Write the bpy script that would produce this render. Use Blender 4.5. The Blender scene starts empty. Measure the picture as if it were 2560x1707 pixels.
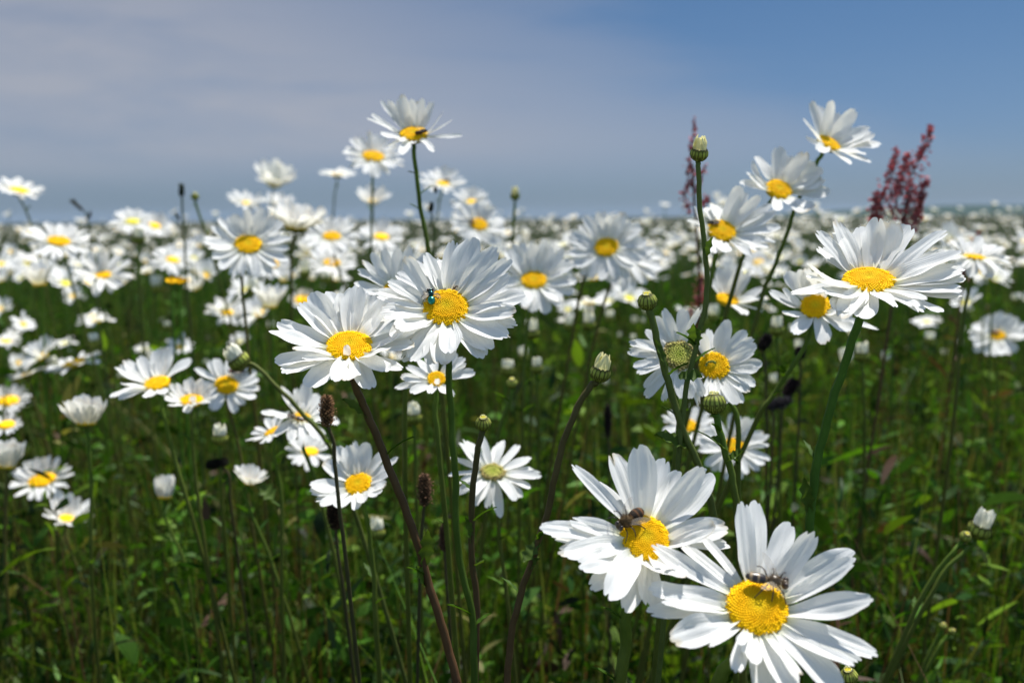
import bpy, math, random
import numpy as np
from mathutils import Vector

R = math.radians
rng = np.random.default_rng(7)
random.seed(7)
scene = bpy.context.scene

# ------------------------------------------------------------------ camera
CAMZ = 0.62
PITCH, ROLL = R(6.95), R(0.55)
FPX = 2560 * 23.0 / 23.5            # focal length in photo pixels
cam_d = bpy.data.cameras.new("camera")
cam_d.sensor_width = 23.5
cam_d.lens = 23.0
cam_d.clip_start = 0.01
cam_d.clip_end = 20000
cam_d.dof.use_dof = True
cam_d.dof.focus_distance = 0.350
cam_d.dof.aperture_fstop = 8.0
cam = bpy.data.objects.new("camera", cam_d)
scene.collection.objects.link(cam)
scene.camera = cam
FWD = np.array([0, math.cos(PITCH), -math.sin(PITCH)])
U0 = np.array([0, math.sin(PITCH), math.cos(PITCH)])
X0 = np.array([1.0, 0, 0])
RIGHT = math.cos(ROLL) * X0 - math.sin(ROLL) * U0
UP = math.sin(ROLL) * X0 + math.cos(ROLL) * U0
CAM = np.array([0, 0, CAMZ])
from mathutils import Matrix
cam.matrix_world = Matrix(((RIGHT[0], UP[0], -FWD[0], CAM[0]), (RIGHT[1], UP[1], -FWD[1], CAM[1]),
                           (RIGHT[2], UP[2], -FWD[2], CAM[2]), (0, 0, 0, 1)))

# ------------------------------------------------------------------ world, sun, exposure
SUN_EL, SUN_AZ = R(67), R(38)
world = bpy.data.worlds.new("World")
scene.world = world
world.use_nodes = True
wt = world.node_tree
wt.nodes.clear()


def N(t, typ, **kw):
    n = t.nodes.new(typ)
    for k, v in kw.items():
        setattr(n, k, v)
    return n


def mathn(t, op, a, b=None, clamp=False):
    n = N(t, 'ShaderNodeMath', operation=op, use_clamp=clamp)
    for i, v in enumerate((a, b)):
        if v is None:
            continue
        if isinstance(v, (int, float)):
            n.inputs[i].default_value = v
        else:
            t.links.new(v, n.inputs[i])
    return n.outputs[0]


def mixc(t, fac, a, b, blend='MIX'):
    n = N(t, 'ShaderNodeMix', data_type='RGBA', blend_type=blend)
    for sock, v in ((n.inputs[0], fac), (n.inputs[6], a), (n.inputs[7], b)):
        if isinstance(v, (int, float)):
            sock.default_value = v
        elif isinstance(v, tuple):
            sock.default_value = (*v, 1)
        else:
            t.links.new(v, sock)
    return n.outputs[2]


def ramp(t, fac, stops):
    n = N(t, 'ShaderNodeValToRGB')
    el = n.color_ramp.elements
    while len(el) < len(stops):
        el.new(0.5)
    for e, (p, c) in zip(el, stops):
        e.position = p
        e.color = (*c, 1) if len(c) == 3 else c
    t.links.new(fac, n.inputs[0])
    return n.outputs[0]


sky = N(wt, 'ShaderNodeTexSky', sky_type='NISHITA')
sky.sun_disc = False
sky.sun_elevation = SUN_EL
sky.sun_rotation = SUN_AZ
sky.altitude = 200
sky.air_density = 1.0
sky.dust_density = 0.4
sky.ozone_density = 2.5
tc = N(wt, 'ShaderNodeTexCoord')
sep = N(wt, 'ShaderNodeSeparateXYZ')
wt.links.new(tc.outputs['Generated'], sep.inputs[0])
ydiv = mathn(wt, 'MAXIMUM', sep.outputs[1], 0.05)
sx = mathn(wt, 'DIVIDE', sep.outputs[0], ydiv)
sz = mathn(wt, 'DIVIDE', sep.outputs[2], ydiv)
cmb = N(wt, 'ShaderNodeCombineXYZ')
wt.links.new(mathn(wt, 'ADD', mathn(wt, 'MULTIPLY', sx, 1.0), mathn(wt, 'MULTIPLY', sz, 1.2)), cmb.inputs[0])
wt.links.new(mathn(wt, 'MULTIPLY', sz, 5.5), cmb.inputs[1])
noi = N(wt, 'ShaderNodeTexNoise')
noi.inputs['Scale'].default_value = 3.2
noi.inputs['Detail'].default_value = 5
noi.inputs['Roughness'].default_value = 0.55
noi.inputs['Distortion'].default_value = 0.3
wt.links.new(cmb.outputs[0], noi.inputs['Vector'])
edge = mathn(wt, 'ADD', mathn(wt, 'ADD', sx, mathn(wt, 'MULTIPLY', mathn(wt, 'SUBTRACT', sz, 0.13), 1.9)),
             mathn(wt, 'MULTIPLY', mathn(wt, 'SUBTRACT', noi.outputs[0], 0.5), 0.7))
mr = N(wt, 'ShaderNodeMapRange', interpolation_type='SMOOTHSTEP')
wt.links.new(edge, mr.inputs[0])
mr.inputs[1].default_value = 0.38
mr.inputs[2].default_value = -0.22
mr.inputs[3].default_value = 0.0
mr.inputs[4].default_value = 1.0
lowfade = N(wt, 'ShaderNodeMapRange', interpolation_type='SMOOTHSTEP')
wt.links.new(sz, lowfade.inputs[0])
lowfade.inputs[1].default_value = 0.015
lowfade.inputs[2].default_value = 0.085
streak = mathn(wt, 'ADD', 0.05, mathn(wt, 'MULTIPLY', noi.outputs[0], 1.5))
veil = mathn(wt, 'MULTIPLY', mathn(wt, 'MULTIPLY', mr.outputs[0], lowfade.outputs[0]), streak, clamp=True)
skygain = ramp(wt, sz, [(0.0, (0.235, 0.315, 0.50)), (0.06, (0.29, 0.36, 0.525)), (0.14, (0.305, 0.39, 0.515)), (0.26, (0.285, 0.405, 0.51)), (0.55, (0.75, 0.80, 0.85)), (1.0, (1.85, 1.72, 1.52))])  # last stops brighten high and rear sky, added as fill on the petals
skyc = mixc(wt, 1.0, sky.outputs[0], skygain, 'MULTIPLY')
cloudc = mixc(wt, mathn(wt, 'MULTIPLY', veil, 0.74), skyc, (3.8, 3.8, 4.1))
bg = N(wt, 'ShaderNodeBackground')
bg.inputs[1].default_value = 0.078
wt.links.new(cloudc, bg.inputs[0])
wo = N(wt, 'ShaderNodeOutputWorld')
wt.links.new(bg.outputs[0], wo.inputs[0])

sun_d = bpy.data.lights.new("sun", 'SUN')
sun_d.energy = 4.8
sun_d.angle = R(0.5)
sun_d.color = (1.0, 0.965, 0.90)
sun = bpy.data.objects.new("sun", sun_d)
scene.collection.objects.link(sun)
sdir = Vector((math.sin(SUN_AZ) * math.cos(SUN_EL), math.cos(SUN_AZ) * math.cos(SUN_EL), math.sin(SUN_EL)))
sun.rotation_euler = sdir.to_track_quat('Z', 'Y').to_euler()

scene.view_settings.view_transform = 'Standard'
scene.view_settings.look = 'None'
scene.view_settings.exposure = 0.62
scene.view_settings.gamma = 1.0
scene.cycles.use_denoising = True
scene.cycles.max_bounces = 8
scene.cycles.diffuse_bounces = 4
scene.cycles.transmission_bounces = 6
scene.cycles.transparent_max_bounces = 8
scene.cycles.caustics_reflective = False
scene.cycles.caustics_refractive = False

# ------------------------------------------------------------------ geometry helpers
S = 2560 / 2352.0                    # my 2352-wide reading frame -> photo pixels


def P(px, py, d):
    """photo pixel (2560 frame) at axial depth d -> world point"""
    return CAM + RIGHT * ((px - 1280) / FPX * d) - UP * ((py - 853.5) / FPX * d) + FWD * d


def Q(x, y, d):
    return P(x * S, y * S, d)


def proj(p):
    q = p - CAM
    d = q @ FWD
    return np.stack([1280 + FPX * (q @ RIGHT) / d, 853.5 - FPX * (q @ UP) / d], -1)


def unit(v):
    v = np.asarray(v, float)
    return v / (np.linalg.norm(v, axis=-1, keepdims=True) + 1e-12)


class Acc:
    """collects vertices, faces and colours of one mesh"""
    def __init__(s):
        s.v, s.f, s.c, s.uv, s.n = [], [], [], [], 0

    def add(s, v, f, c=None, uv=None):
        v = np.asarray(v, float).reshape(-1, 3)
        k = len(v)
        s.v.append(v)
        s.f.append(np.asarray(f, int) + s.n)
        if c is None:
            c = (1, 1, 1)
        c = np.asarray(c, float)
        s.c.append(np.broadcast_to(c, (k, 3)))
        s.uv.append(np.zeros((k, 2)) if uv is None else uv)
        s.n += k

    def build(s, name, mat, parent=None, origin=None, smooth=True):
        v = np.concatenate(s.v)
        if parent is not None:
            origin = np.array(parent_loc[parent.name])
        if origin is not None:
            v = v - origin
        c = np.concatenate(s.c)
        uv = np.concatenate(s.uv)
        me = bpy.data.meshes.new(name)
        me.vertices.add(len(v))
        me.vertices.foreach_set('co', v.astype(np.float32).ravel())
        loops = np.concatenate([f.ravel() for f in s.f]).astype(np.int32)
        tot = np.concatenate([np.full(len(f), f.shape[1]) for f in s.f]).astype(np.int32)
        start = np.concatenate([[0], np.cumsum(tot)[:-1]]).astype(np.int32)
        me.loops.add(len(loops))
        me.loops.foreach_set('vertex_index', loops)
        me.polygons.add(len(tot))
        me.polygons.foreach_set('loop_start', start)
        me.polygons.foreach_set('loop_total', tot)
        me.polygons.foreach_set('use_smooth', np.full(len(tot), smooth))
        at = me.color_attributes.new('Col', 'FLOAT_COLOR', 'POINT')
        at.data.foreach_set('color', np.concatenate([c, np.ones((len(c), 1))], 1).astype(np.float32).ravel())
        ul = me.uv_layers.new(name='UVMap')
        ul.data.foreach_set('uv', uv[loops].astype(np.float32).ravel())
        me.update(calc_edges=True)
        me.validate()
        me.materials.append(mat)
        o = bpy.data.objects.new(name, me)
        scene.collection.objects.link(o)
        if parent is not None:
            o.parent = parent
            parent_loc[o.name] = tuple(origin)
        elif origin is not None:
            o.location = origin
            parent_loc[o.name] = tuple(origin)
        else:
            parent_loc[o.name] = (0, 0, 0)
        return o


parent_loc = {}


def empty(name, loc):
    o = bpy.data.objects.new(name, None)
    o.empty_display_size = 0.01
    o.location = [float(x) for x in loc]
    scene.collection.objects.link(o)
    parent_loc[o.name] = tuple(float(x) for x in loc)
    return o


def tag(o, label=None, cat=None, group=None, kind=None):
    if label:
        o['label'] = label
    if cat:
        o['category'] = cat
    if group:
        o['group'] = group
    if kind:
        o['kind'] = kind
    return o


def grid_faces(nu, nv):
    i = np.arange(nu - 1)[:, None] * nv + np.arange(nv - 1)[None]
    i = i.ravel()
    return np.stack([i, i + 1, i + nv + 1, i + nv], 1)


def tube(acc, pts, rad, sides=8, col=(1, 1, 1), col2=None, ridge=0.0, cap=True):
    pts = np.asarray(pts, float)
    n = len(pts)
    rad = np.broadcast_to(np.asarray(rad, float), (n,))
    t = unit(np.gradient(pts, axis=0))
    a = np.array([0.0, 1.0, 0.0])
    if abs(t[0] @ a) > 0.9:
        a = np.array([1.0, 0, 0])
    rings = []
    for k in range(n):
        a = unit(a - (a @ t[k]) * t[k])
        b = np.cross(t[k], a)
        th = np.arange(sides) * 2 * math.pi / sides
        rr = rad[k] * (1 + ridge * np.cos(th * (sides // 2)))
        rings.append(pts[k] + (rr * np.cos(th))[:, None] * a + (rr * np.sin(th))[:, None] * b)
    v = np.concatenate(rings)
    i = np.arange(n - 1)[:, None] * sides + np.arange(sides)[None]
    j = np.arange(n - 1)[:, None] * sides + (np.arange(sides) + 1)[None] % sides
    f = np.stack([i.ravel(), j.ravel(), (j + sides).ravel(), (i + sides).ravel()], 1)
    c1 = np.asarray(col, float)
    c2 = c1 if col2 is None else np.asarray(col2, float)
    tt = np.repeat(np.linspace(0, 1, n), sides)[:, None]
    acc.add(v, f, c1 * (1 - tt) + c2 * tt)


def catmull(pts, m=8):
    p = np.asarray(pts, float)
    if len(p) < 3:
        t = np.linspace(0, 1, m + 1)[:, None]
        return p[0] * (1 - t) + p[-1] * t
    p = np.concatenate([[2 * p[0] - p[1]], p, [2 * p[-1] - p[-2]]])
    out = []
    for i in range(1, len(p) - 2):
        P0, P1, P2, P3 = p[i - 1:i + 3]
        t0 = 0.0
        t1 = t0 + max(1e-5, np.linalg.norm(P1 - P0)) ** .5
        t2 = t1 + max(1e-5, np.linalg.norm(P2 - P1)) ** .5
        t3 = t2 + max(1e-5, np.linalg.norm(P3 - P2)) ** .5
        t = np.linspace(t1, t2, m, endpoint=False)[:, None]
        A1 = (t1 - t) / (t1 - t0) * P0 + (t - t0) / (t1 - t0) * P1
        A2 = (t2 - t) / (t2 - t1) * P1 + (t - t1) / (t2 - t1) * P2
        A3 = (t3 - t) / (t3 - t2) * P2 + (t - t2) / (t3 - t2) * P3
        B1 = (t2 - t) / (t2 - t0) * A1 + (t - t0) / (t2 - t0) * A2
        B2 = (t3 - t) / (t3 - t1) * A2 + (t - t1) / (t3 - t1) * A3
        out.append((t2 - t) / (t2 - t1) * B1 + (t - t1) / (t2 - t1) * B2)
    out.append(p[-2][None])
    return np.concatenate(out)


def ellipsoid(acc, c, ax, ay, az, col, nu=8, nv=12, fn=None):
    """ax, ay, az: half-axis vectors; fn(u,th) -> colour"""
    u = np.linspace(0, math.pi, nu)
    th = np.arange(nv) * 2 * math.pi / nv
    U, T = np.meshgrid(u, th, indexing='ij')
    v = (np.asarray(c) + np.cos(U)[..., None] * ax + (np.sin(U) * np.cos(T))[..., None] * ay
         + (np.sin(U) * np.sin(T))[..., None] * az).reshape(-1, 3)
    i = (np.arange(nu - 1)[:, None] * nv + np.arange(nv)[None]).ravel()
    j = (np.arange(nu - 1)[:, None] * nv + (np.arange(nv) + 1)[None] % nv).ravel()
    f = np.stack([i, i + nv, j + nv, j], 1)
    cc = np.broadcast_to(np.asarray(col, float), (len(v), 3)) if fn is None else np.array(
        [fn(a, b) for a, b in zip(U.ravel(), T.ravel())])
    acc.add(v, f, cc)


# ------------------------------------------------------------------ materials
def material(name):
    m = bpy.data.materials.new(name)
    m.use_nodes = True
    m.node_tree.nodes.clear()
    return m, m.node_tree


def leafy(name, transl=0.35, gloss=0.012, rough=0.555, tint=(1, 1, 1), ttint=(1.0, 1.0, 1.0), noise=0.0, nscale=80, veins=0.0):
    m, t = material(name)
    a = N(t, 'ShaderNodeVertexColor', layer_name='Col')
    col = mixc(t, 1.0, a.outputs[0], tint, 'MULTIPLY')
    if noise > 0:
        g = N(t, 'ShaderNodeNewGeometry')
        nz = N(t, 'ShaderNodeTexNoise')
        nz.inputs['Scale'].default_value = nscale
        nz.inputs['Detail'].default_value = 4
        t.links.new(g.outputs['Position'], nz.inputs['Vector'])
        k = ramp(t, nz.outputs[0], [(0.3, (1 - noise,) * 3), (0.7, (1 + 0.0,) * 3)])
        col = mixc(t, 1.0, col, k, 'MULTIPLY')
    d = N(t, 'ShaderNodeBsdfDiffuse')
    tr = N(t, 'ShaderNodeBsdfTranslucent')
    gl = N(t, 'ShaderNodeBsdfGlossy')
    gl.inputs['Roughness'].default_value = rough
    t.links.new(col, d.inputs[0])
    t.links.new(mixc(t, 1.0, col, ttint, 'MULTIPLY'), tr.inputs[0])
    if veins > 0:
        uv = N(t, 'ShaderNodeUVMap', uv_map='UVMap')
        mp = N(t, 'ShaderNodeMapping')
        mp.inputs['Scale'].default_value = (14, 1.2, 1)
        t.links.new(uv.outputs[0], mp.inputs[0])
        nz = N(t, 'ShaderNodeTexNoise')
        nz.inputs['Scale'].default_value = 1.6
        nz.inputs['Detail'].default_value = 3
        t.links.new(mp.outputs[0], nz.inputs['Vector'])
        b = N(t, 'ShaderNodeBump')
        b.inputs['Strength'].default_value = veins
        b.inputs['Distance'].default_value = 0.0006
        t.links.new(nz.outputs[0], b.inputs['Height'])
        for s_ in (d, tr, gl):
            t.links.new(b.outputs[0], s_.inputs['Normal'])
    mx = N(t, 'ShaderNodeMixShader')
    mx.inputs[0].default_value = transl
    t.links.new(d.outputs[0], mx.inputs[1])
    t.links.new(tr.outputs[0], mx.inputs[2])
    m2 = N(t, 'ShaderNodeMixShader')
    m2.inputs[0].default_value = gloss
    t.links.new(mx.outputs[0], m2.inputs[1])
    t.links.new(gl.outputs[0], m2.inputs[2])
    out = N(t, 'ShaderNodeOutputMaterial')
    t.links.new(m2.outputs[0], out.inputs[0])
    return m


def principled(name, rough=0.6, spec=0.3, metal=0.0, noise=0.0, nscale=200, bump=0.0, alpha=1.0, coat=0.0):
    m, t = material(name)
    a = N(t, 'ShaderNodeVertexColor', layer_name='Col')
    col = a.outputs[0]
    p = N(t, 'ShaderNodeBsdfPrincipled')
    if noise or bump:
        g = N(t, 'ShaderNodeNewGeometry')
        nz = N(t, 'ShaderNodeTexNoise')
        nz.inputs['Scale'].default_value = nscale
        nz.inputs['Detail'].default_value = 4
        t.links.new(g.outputs['Position'], nz.inputs['Vector'])
        if noise:
            k = ramp(t, nz.outputs[0], [(0.3, (1 - noise,) * 3), (0.7, (1.0,) * 3)])
            col = mixc(t, 1.0, col, k, 'MULTIPLY')
        if bump:
            b = N(t, 'ShaderNodeBump')
            b.inputs['Strength'].default_value = bump
            b.inputs['Distance'].default_value = 0.0005
            t.links.new(nz.outputs[0], b.inputs['Height'])
            t.links.new(b.outputs[0], p.inputs['Normal'])
    t.links.new(col, p.inputs['Base Color'])
    p.inputs['Roughness'].default_value = rough
    p.inputs['Specular IOR Level'].default_value = spec
    p.inputs['Metallic'].default_value = metal
    p.inputs['Alpha'].default_value = alpha
    p.inputs['Coat Weight'].default_value = coat
    out = N(t, 'ShaderNodeOutputMaterial')
    t.links.new(p.outputs[0], out.inputs[0])
    return m


M_petal = leafy('petal_white', transl=0.40, gloss=0.015, rough=0.45, ttint=(1.0, 0.97, 0.86), veins=0.5)
M_disc = principled('disc_florets', rough=0.75, spec=0.1)
M_stem = principled('stem_green', rough=0.6, spec=0.12, noise=0.25, nscale=160, bump=0.15)
M_leaf = leafy('leaf_green', transl=0.38, gloss=0.012, rough=0.55, ttint=(1.25, 1.25, 0.5), noise=0.3, nscale=150)
M_grass = leafy('grass_green', transl=0.35, gloss=0.012, rough=0.55, ttint=(1.2, 1.2, 0.5))
M_bract = principled('bract_green', rough=0.6, spec=0.2)
M_cream = leafy('bud_cream', transl=0.3, gloss=0.03, veins=0.2)
M_sorrel = leafy('sorrel_red', transl=0.5, gloss=0.03)
M_plantain = principled('plantain_brown', rough=0.9, spec=0.1, noise=0.3, nscale=900)
M_chitin = principled('chitin', rough=0.35, spec=0.5)
M_fuzzy = principled('fuzzy_brown', rough=0.8, spec=0.2, noise=0.4, nscale=3000, bump=0.5)
M_metalgreen = principled('metallic_green', rough=0.22, spec=0.6, metal=0.8)
M_wing = principled('insect_wing', rough=0.2, spec=0.6, alpha=0.28)
M_ground = principled('ground_soil', rough=0.95, spec=0.1, noise=0.5, nscale=6)
M_hill = principled('hill_woods', rough=1.0, spec=0.0, noise=0.4, nscale=0.02)

# ------------------------------------------------------------------ setting: ground, hills
g = Acc()
EXT = 9000.0
gx = np.array([-EXT, -1500, -300, -80, -20, -6, -2, 0, 2, 6, 20, 80, 300, 1500, EXT])
gy = np.array([-60, -10, -3, -1, 0, 1, 3, 8, 20, 60, 200, 700, 2500, EXT])
GX, GY = np.meshgrid(gx, gy, indexing='ij')
gz = np.zeros_like(GX)
g.add(np.stack([GX, GY, gz], -1).reshape(-1, 3), grid_faces(len(gx), len(gy)), (0.025, 0.030, 0.010))
tag(g.build('ground', M_ground), kind='structure')

h = Acc()
hx = np.linspace(-5200, 5200, 180)
prof = 0.5 + 0.5 * np.tanh((hx - 1700) / 600.0)
hz = 2.5 + 54 * prof + (.4 + 4 * prof) * np.sin(hx / 240.0) + 2 * prof * np.sin(hx / 77.0 + 2)
rows = []
for k, (dy, hh) in enumerate(((-700, -3.0), (-350, 0.45), (0, 1.0), (500, 0.7), (1100, -3.0))):
    rows.append(np.stack([hx, 5200 + dy + 60 * np.sin(hx / 500.0 + k), hz * hh if hh > 0 else np.full_like(hx, hh)], -1))
h.add(np.concatenate(rows), grid_faces(5, len(hx)), (0.03, 0.05, 0.02))
tag(h.build('hills', M_hill), kind='structure')

# the air between the meadow and the far hills
hz_m = bpy.data.materials.new('haze')
hz_m.use_nodes = True
ht = hz_m.node_tree
ht.nodes.clear()
pv = N(ht, 'ShaderNodeVolumePrincipled')
pv.inputs['Color'].default_value = (0.55, 0.74, 1.0, 1)
pv.inputs['Density'].default_value = 0.4e-4
ho = N(ht, 'ShaderNodeOutputMaterial')
ht.links.new(pv.outputs[0], ho.inputs['Volume'])
hb = Acc()
bx = EXT + 100
cn = np.array([[sx_ * bx, sy_ * bx, z_] for z_ in (-4.5, 75) for sx_, sy_ in ((-1, -1), (1, -1), (1, 1), (-1, 1))])
hb.add(cn, np.array([[3, 2, 1, 0], [4, 5, 6, 7], [0, 1, 5, 4], [1, 2, 6, 5], [2, 3, 7, 6], [3, 0, 4, 7]]))
haze = hb.build('haze', hz_m, smooth=False)
tag(haze, 'pale summer haze in front of the far hills', 'haze', kind='stuff')

# ------------------------------------------------------------------ daisy parts
WHITE = np.array([0.90, 0.90, 0.885])
YBASE = np.array([0.82, 0.84, 0.50])


def petal_grid(acc, c, nrm, e1, e2, rb, phi, e, L, W, bend=0.0, twist=0.0, sway=0.0, cupv=0.12, notch=0.05,
               nu=9, nv=7, seed=0, tone=1.0, curl=0.0, groove=0.05):
    rs = np.random.default_rng(seed)
    rd = math.cos(phi) * e1 + math.sin(phi) * e2
    td = -math.sin(phi) * e1 + math.cos(phi) * e2
    t = np.linspace(0, 1, nu)
    v = np.linspace(-1, 1, nv)
    ang = e + bend * (1 - 2 * t) + curl * np.clip(t - 0.6, 0, 1) ** 2 * 6
    dt = 1.0 / (nu - 1)
    r = np.concatenate([[0], np.cumsum(np.cos((ang[1:] + ang[:-1]) / 2) * dt)]) * L
    z = np.concatenate([[0], np.cumsum(np.sin((ang[1:] + ang[:-1]) / 2) * dt)]) * L
    w = (1 + 0.05 * np.sin(t * 7 + rs.uniform(0, 6))) * np.where(t < 0.5, 0.44 + 0.56 * np.sin(np.clip(t / 0.5, 0, 1) * math.pi / 2) ** 0.9,
                 1 - 0.24 * np.clip((t - 0.5) / 0.5, 0, 1) ** 3.0)
    T, V = np.meshgrid(t, v, indexing='ij')
    tip = 0.13 * np.abs(V) ** 2.8 + notch * np.exp(-((np.abs(V + 0.04 * rs.standard_normal()) - 0.36) / 0.13) ** 2) \
        * (1 + 0.6 * rs.standard_normal() * np.sign(V))
    ext = -L * tip * T ** 4
    tang = np.cos(ang)[:, None, None] * rd + np.sin(ang)[:, None, None] * nrm
    nn = -np.sin(ang)[:, None, None] * rd + np.cos(ang)[:, None, None] * nrm
    tw = (twist * t)[:, None, None]
    ct = np.cos(tw) * td + np.sin(tw) * nn
    cn = -np.sin(tw) * td + np.cos(tw) * nn
    hh = W * (-groove * np.exp(-((np.abs(V) - 0.36) / 0.16) ** 2) * np.sin(T * math.pi) ** 0.5
              + cupv * V ** 2 * (1.1 - 0.7 * T))
    hh = hh + W * 0.05 * np.sin(T * 6 + rs.uniform(0, 6)) * V * rs.standard_normal() + W * 0.022 * np.sin(T * 9 + V * 3 + rs.uniform(0, 6))
    ctr = c + rb * rd + r[:, None] * rd + z[:, None] * nrm + (sway * L * t ** 2)[:, None] * td
    pts = ctr[:, None, :] + (V * (W / 2) * w[:, None])[..., None] * ct + hh[..., None] * cn + ext[..., None] * tang
    k = np.clip(1 - T / 0.16, 0, 1)[..., None] * 0.75
    col = (WHITE * (1 - k) + YBASE * k) * tone
    if rs.uniform() < .14:
        k2 = np.clip((T - .90 + .05 * np.sin(V * 5)) / .08, 0, 1)[..., None] * rs.uniform(.3, .8)
        col = col * (1 - k2) + np.array([.62, .50, .30]) * k2
    acc.add(pts.reshape(-1, 3), grid_faces(nu, nv), col.reshape(-1, 3),
            np.stack([V * 0.5 + 0.5, T], -1).reshape(-1, 2) + rs.uniform(0, 20))


def dome_h(q):
    """height of the disc over its rim, in radii, at relative radius q"""
    return 0.30 * np.sqrt(np.clip(1 - q ** 2, 0, 1)) - 0.07 * np.exp(-(q / 0.22) ** 2)


def disc_mesh(acc, c, nrm, e1, e2, rad, nf=0, kind='yellow', seed=0):
    rs = np.random.default_rng(seed)
    pal = {'yellow': ((0.80, 0.56, 0.010), (0.94, 0.52, 0.003), (0.95, 0.56, 0.004)),
           'young': ((0.50, 0.55, 0.06), (0.72, 0.60, 0.05), (0.78, 0.62, 0.08)),
           'old': ((0.46, 0.52, 0.08), (0.58, 0.58, 0.13), (0.42, 0.33, 0.13))}[kind]
    c0, c1, c2 = map(np.array, pal)
    nq = 7 if nf else 5
    q = np.linspace(0, 1, nq)[::-1] * 0.97
    ns = 20 if nf else 12
    th = np.arange(ns) * 2 * math.pi / ns
    pts = [c + rad * 1.0 * (np.cos(th)[:, None] * e1 + np.sin(th)[:, None] * e2) - 0.22 * rad * nrm]
    cols = [np.broadcast_to(np.array([0.30, 0.30, 0.03]), (ns, 3))]
    for qq in q:
        pts.append(c + rad * qq * (np.cos(th)[:, None] * e1 + np.sin(th)[:, None] * e2) + rad * (dome_h(qq) - (0.05 if nf else 0)) * nrm)
        kq = np.clip((qq - 0.1) / 0.35, 0, 1)
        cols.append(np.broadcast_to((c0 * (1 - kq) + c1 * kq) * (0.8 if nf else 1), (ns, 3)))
    v = np.concatenate(pts)
    n = len(pts)
    i = (np.arange(n - 1)[:, None] * ns + np.arange(ns)[None]).ravel()
    j = (np.arange(n - 1)[:, None] * ns + (np.arange(ns) + 1)[None] % ns).ravel()
    acc.add(v, np.stack([i, j, j + ns, i + ns], 1), np.concatenate(cols))
    if not nf:
        return
    ga = math.pi * (3 - math.sqrt(5))
    k = np.arange(nf)
    qf = np.sqrt((k + 0.5) / nf)
    thf = k * ga
    size = rad * 1.05 / math.sqrt(nf) * (0.80 + 0.45 * np.clip((qf - 0.55) / 0.45, 0, 1)) * rs.uniform(0.85, 1.15, nf)
    qf = qf * 0.985
    rdv = np.cos(thf)[:, None] * e1 + np.sin(thf)[:, None] * e2
    tdv = -np.sin(thf)[:, None] * e1 + np.cos(thf)[:, None] * e2
    slope = np.clip(qf, 0, 0.97) ** 3 * 0.9
    fn_ = unit(nrm + slope[:, None] * rdv)
    fr = unit(rdv - (np.sum(rdv * fn_, 1))[:, None] * fn_)
    ctr = c + rad * qf[:, None] * rdv + rad * (dome_h(qf) - 0.03)[:, None] * nrm
    lift = (2.6 if kind == 'old' else 1.0) * np.where(qf > 0.62, 0.95 + 0.45 * rs.uniform(-1, 1, nf), 0.42)
    m = 6
    tha = np.arange(m) * 2 * math.pi / m
    V = np.zeros((nf, 2 * m + 1, 3))
    for a in range(m):
        dirv = math.cos(tha[a]) * fr + math.sin(tha[a]) * tdv
        V[:, a] = ctr + dirv * size[:, None]
        V[:, m + a] = ctr + dirv * (size * 0.78)[:, None] + fn_ * (size * 0.75 * lift)[:, None]
    openf = (qf > 0.7)
    V[:, 2 * m] = ctr + fn_ * (size * np.where(openf, 0.75, 1.05) * lift)[:, None]
    F = []
    for a in range(m):
        b = (a + 1) % m
        F.append([a, b, m + b, m + a])
    F4 = (np.arange(nf)[:, None, None] * (2 * m + 1) + np.array(F)[None]).reshape(-1, 4)
    F3 = (np.arange(nf)[:, None, None] * (2 * m + 1) + np.array([[m + a, m + (a + 1) % m, 2 * m] for a in range(m)])[None]).reshape(-1, 3)
    kq = np.clip((qf - 0.08) / 0.35, 0, 1)[:, None]
    ko = np.clip((qf - 0.6) / 0.3, 0, 1)[:, None]
    cf = (c0 * (1 - kq) + c1 * kq) * (1 - ko) + c2 * ko
    cf = cf * rs.uniform(0.90, 1.04, nf)[:, None]
    C = np.repeat(cf[:, None, :], 2 * m + 1, 1)
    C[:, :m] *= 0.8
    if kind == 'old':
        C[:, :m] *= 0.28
    base = acc.n
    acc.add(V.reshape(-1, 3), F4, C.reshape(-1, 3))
    acc.f.append(F3 + base)


def calyx_mesh(acc, c, nrm, e1, e2, rad, seed=0, nb=16, depth=0.55, over=0.0):
    """green cup of overlapping bracts under the head"""
    rs = np.random.default_rng(seed)
    for row, (off, lo) in enumerate(((0.0, 0.0), (0.5, 0.22))):
        for b in range(nb):
            ph = (b + off) * 2 * math.pi / nb + rs.normal(0, 0.04)
            rd = math.cos(ph) * e1 + math.sin(ph) * e2
            td = -math.sin(ph) * e1 + math.cos(ph) * e2
            t = np.linspace(0, 1, 6)
            v = np.linspace(-1, 1, 5)
            a = (1 - t) * math.pi / 2 * 0.92 - over * (1 - lo) * t
            rr = rad * np.cos(a) * (1.0 + 0.035 * (1 - row))
            zz = -depth * rad * np.sin(a) + lo * depth * rad * -0.25
            w = rad * (0.09 + 0.16 * np.sin(np.clip(t * 0.9 + 0.1, 0, 1) * math.pi) ** 0.7) * (1.25 if nb < 16 else 1)
            T, V = np.meshgrid(t, v, indexing='ij')
            pts = c + (rr[:, None] * (1 - 0.02 * V ** 2))[..., None] * rd + zz[:, None, None] * nrm + (V * w[:, None])[..., None] * td
            edge = np.clip((np.abs(V) - 0.55) / 0.3, 0, 1)[..., None]
            edge = np.maximum(edge, np.clip((T - 0.88) / 0.1, 0, 1)[..., None])
            gcol = np.array([0.34, 0.38, 0.06]) * (1.0 if over else 0.6) * rs.uniform(0.8, 1.15)
            col = gcol * (1 - edge) + np.array([0.022, 0.014, 0.006]) * edge
            acc.add(pts.reshape(-1, 3), grid_faces(6, 5), col.reshape(-1, 3))


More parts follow.
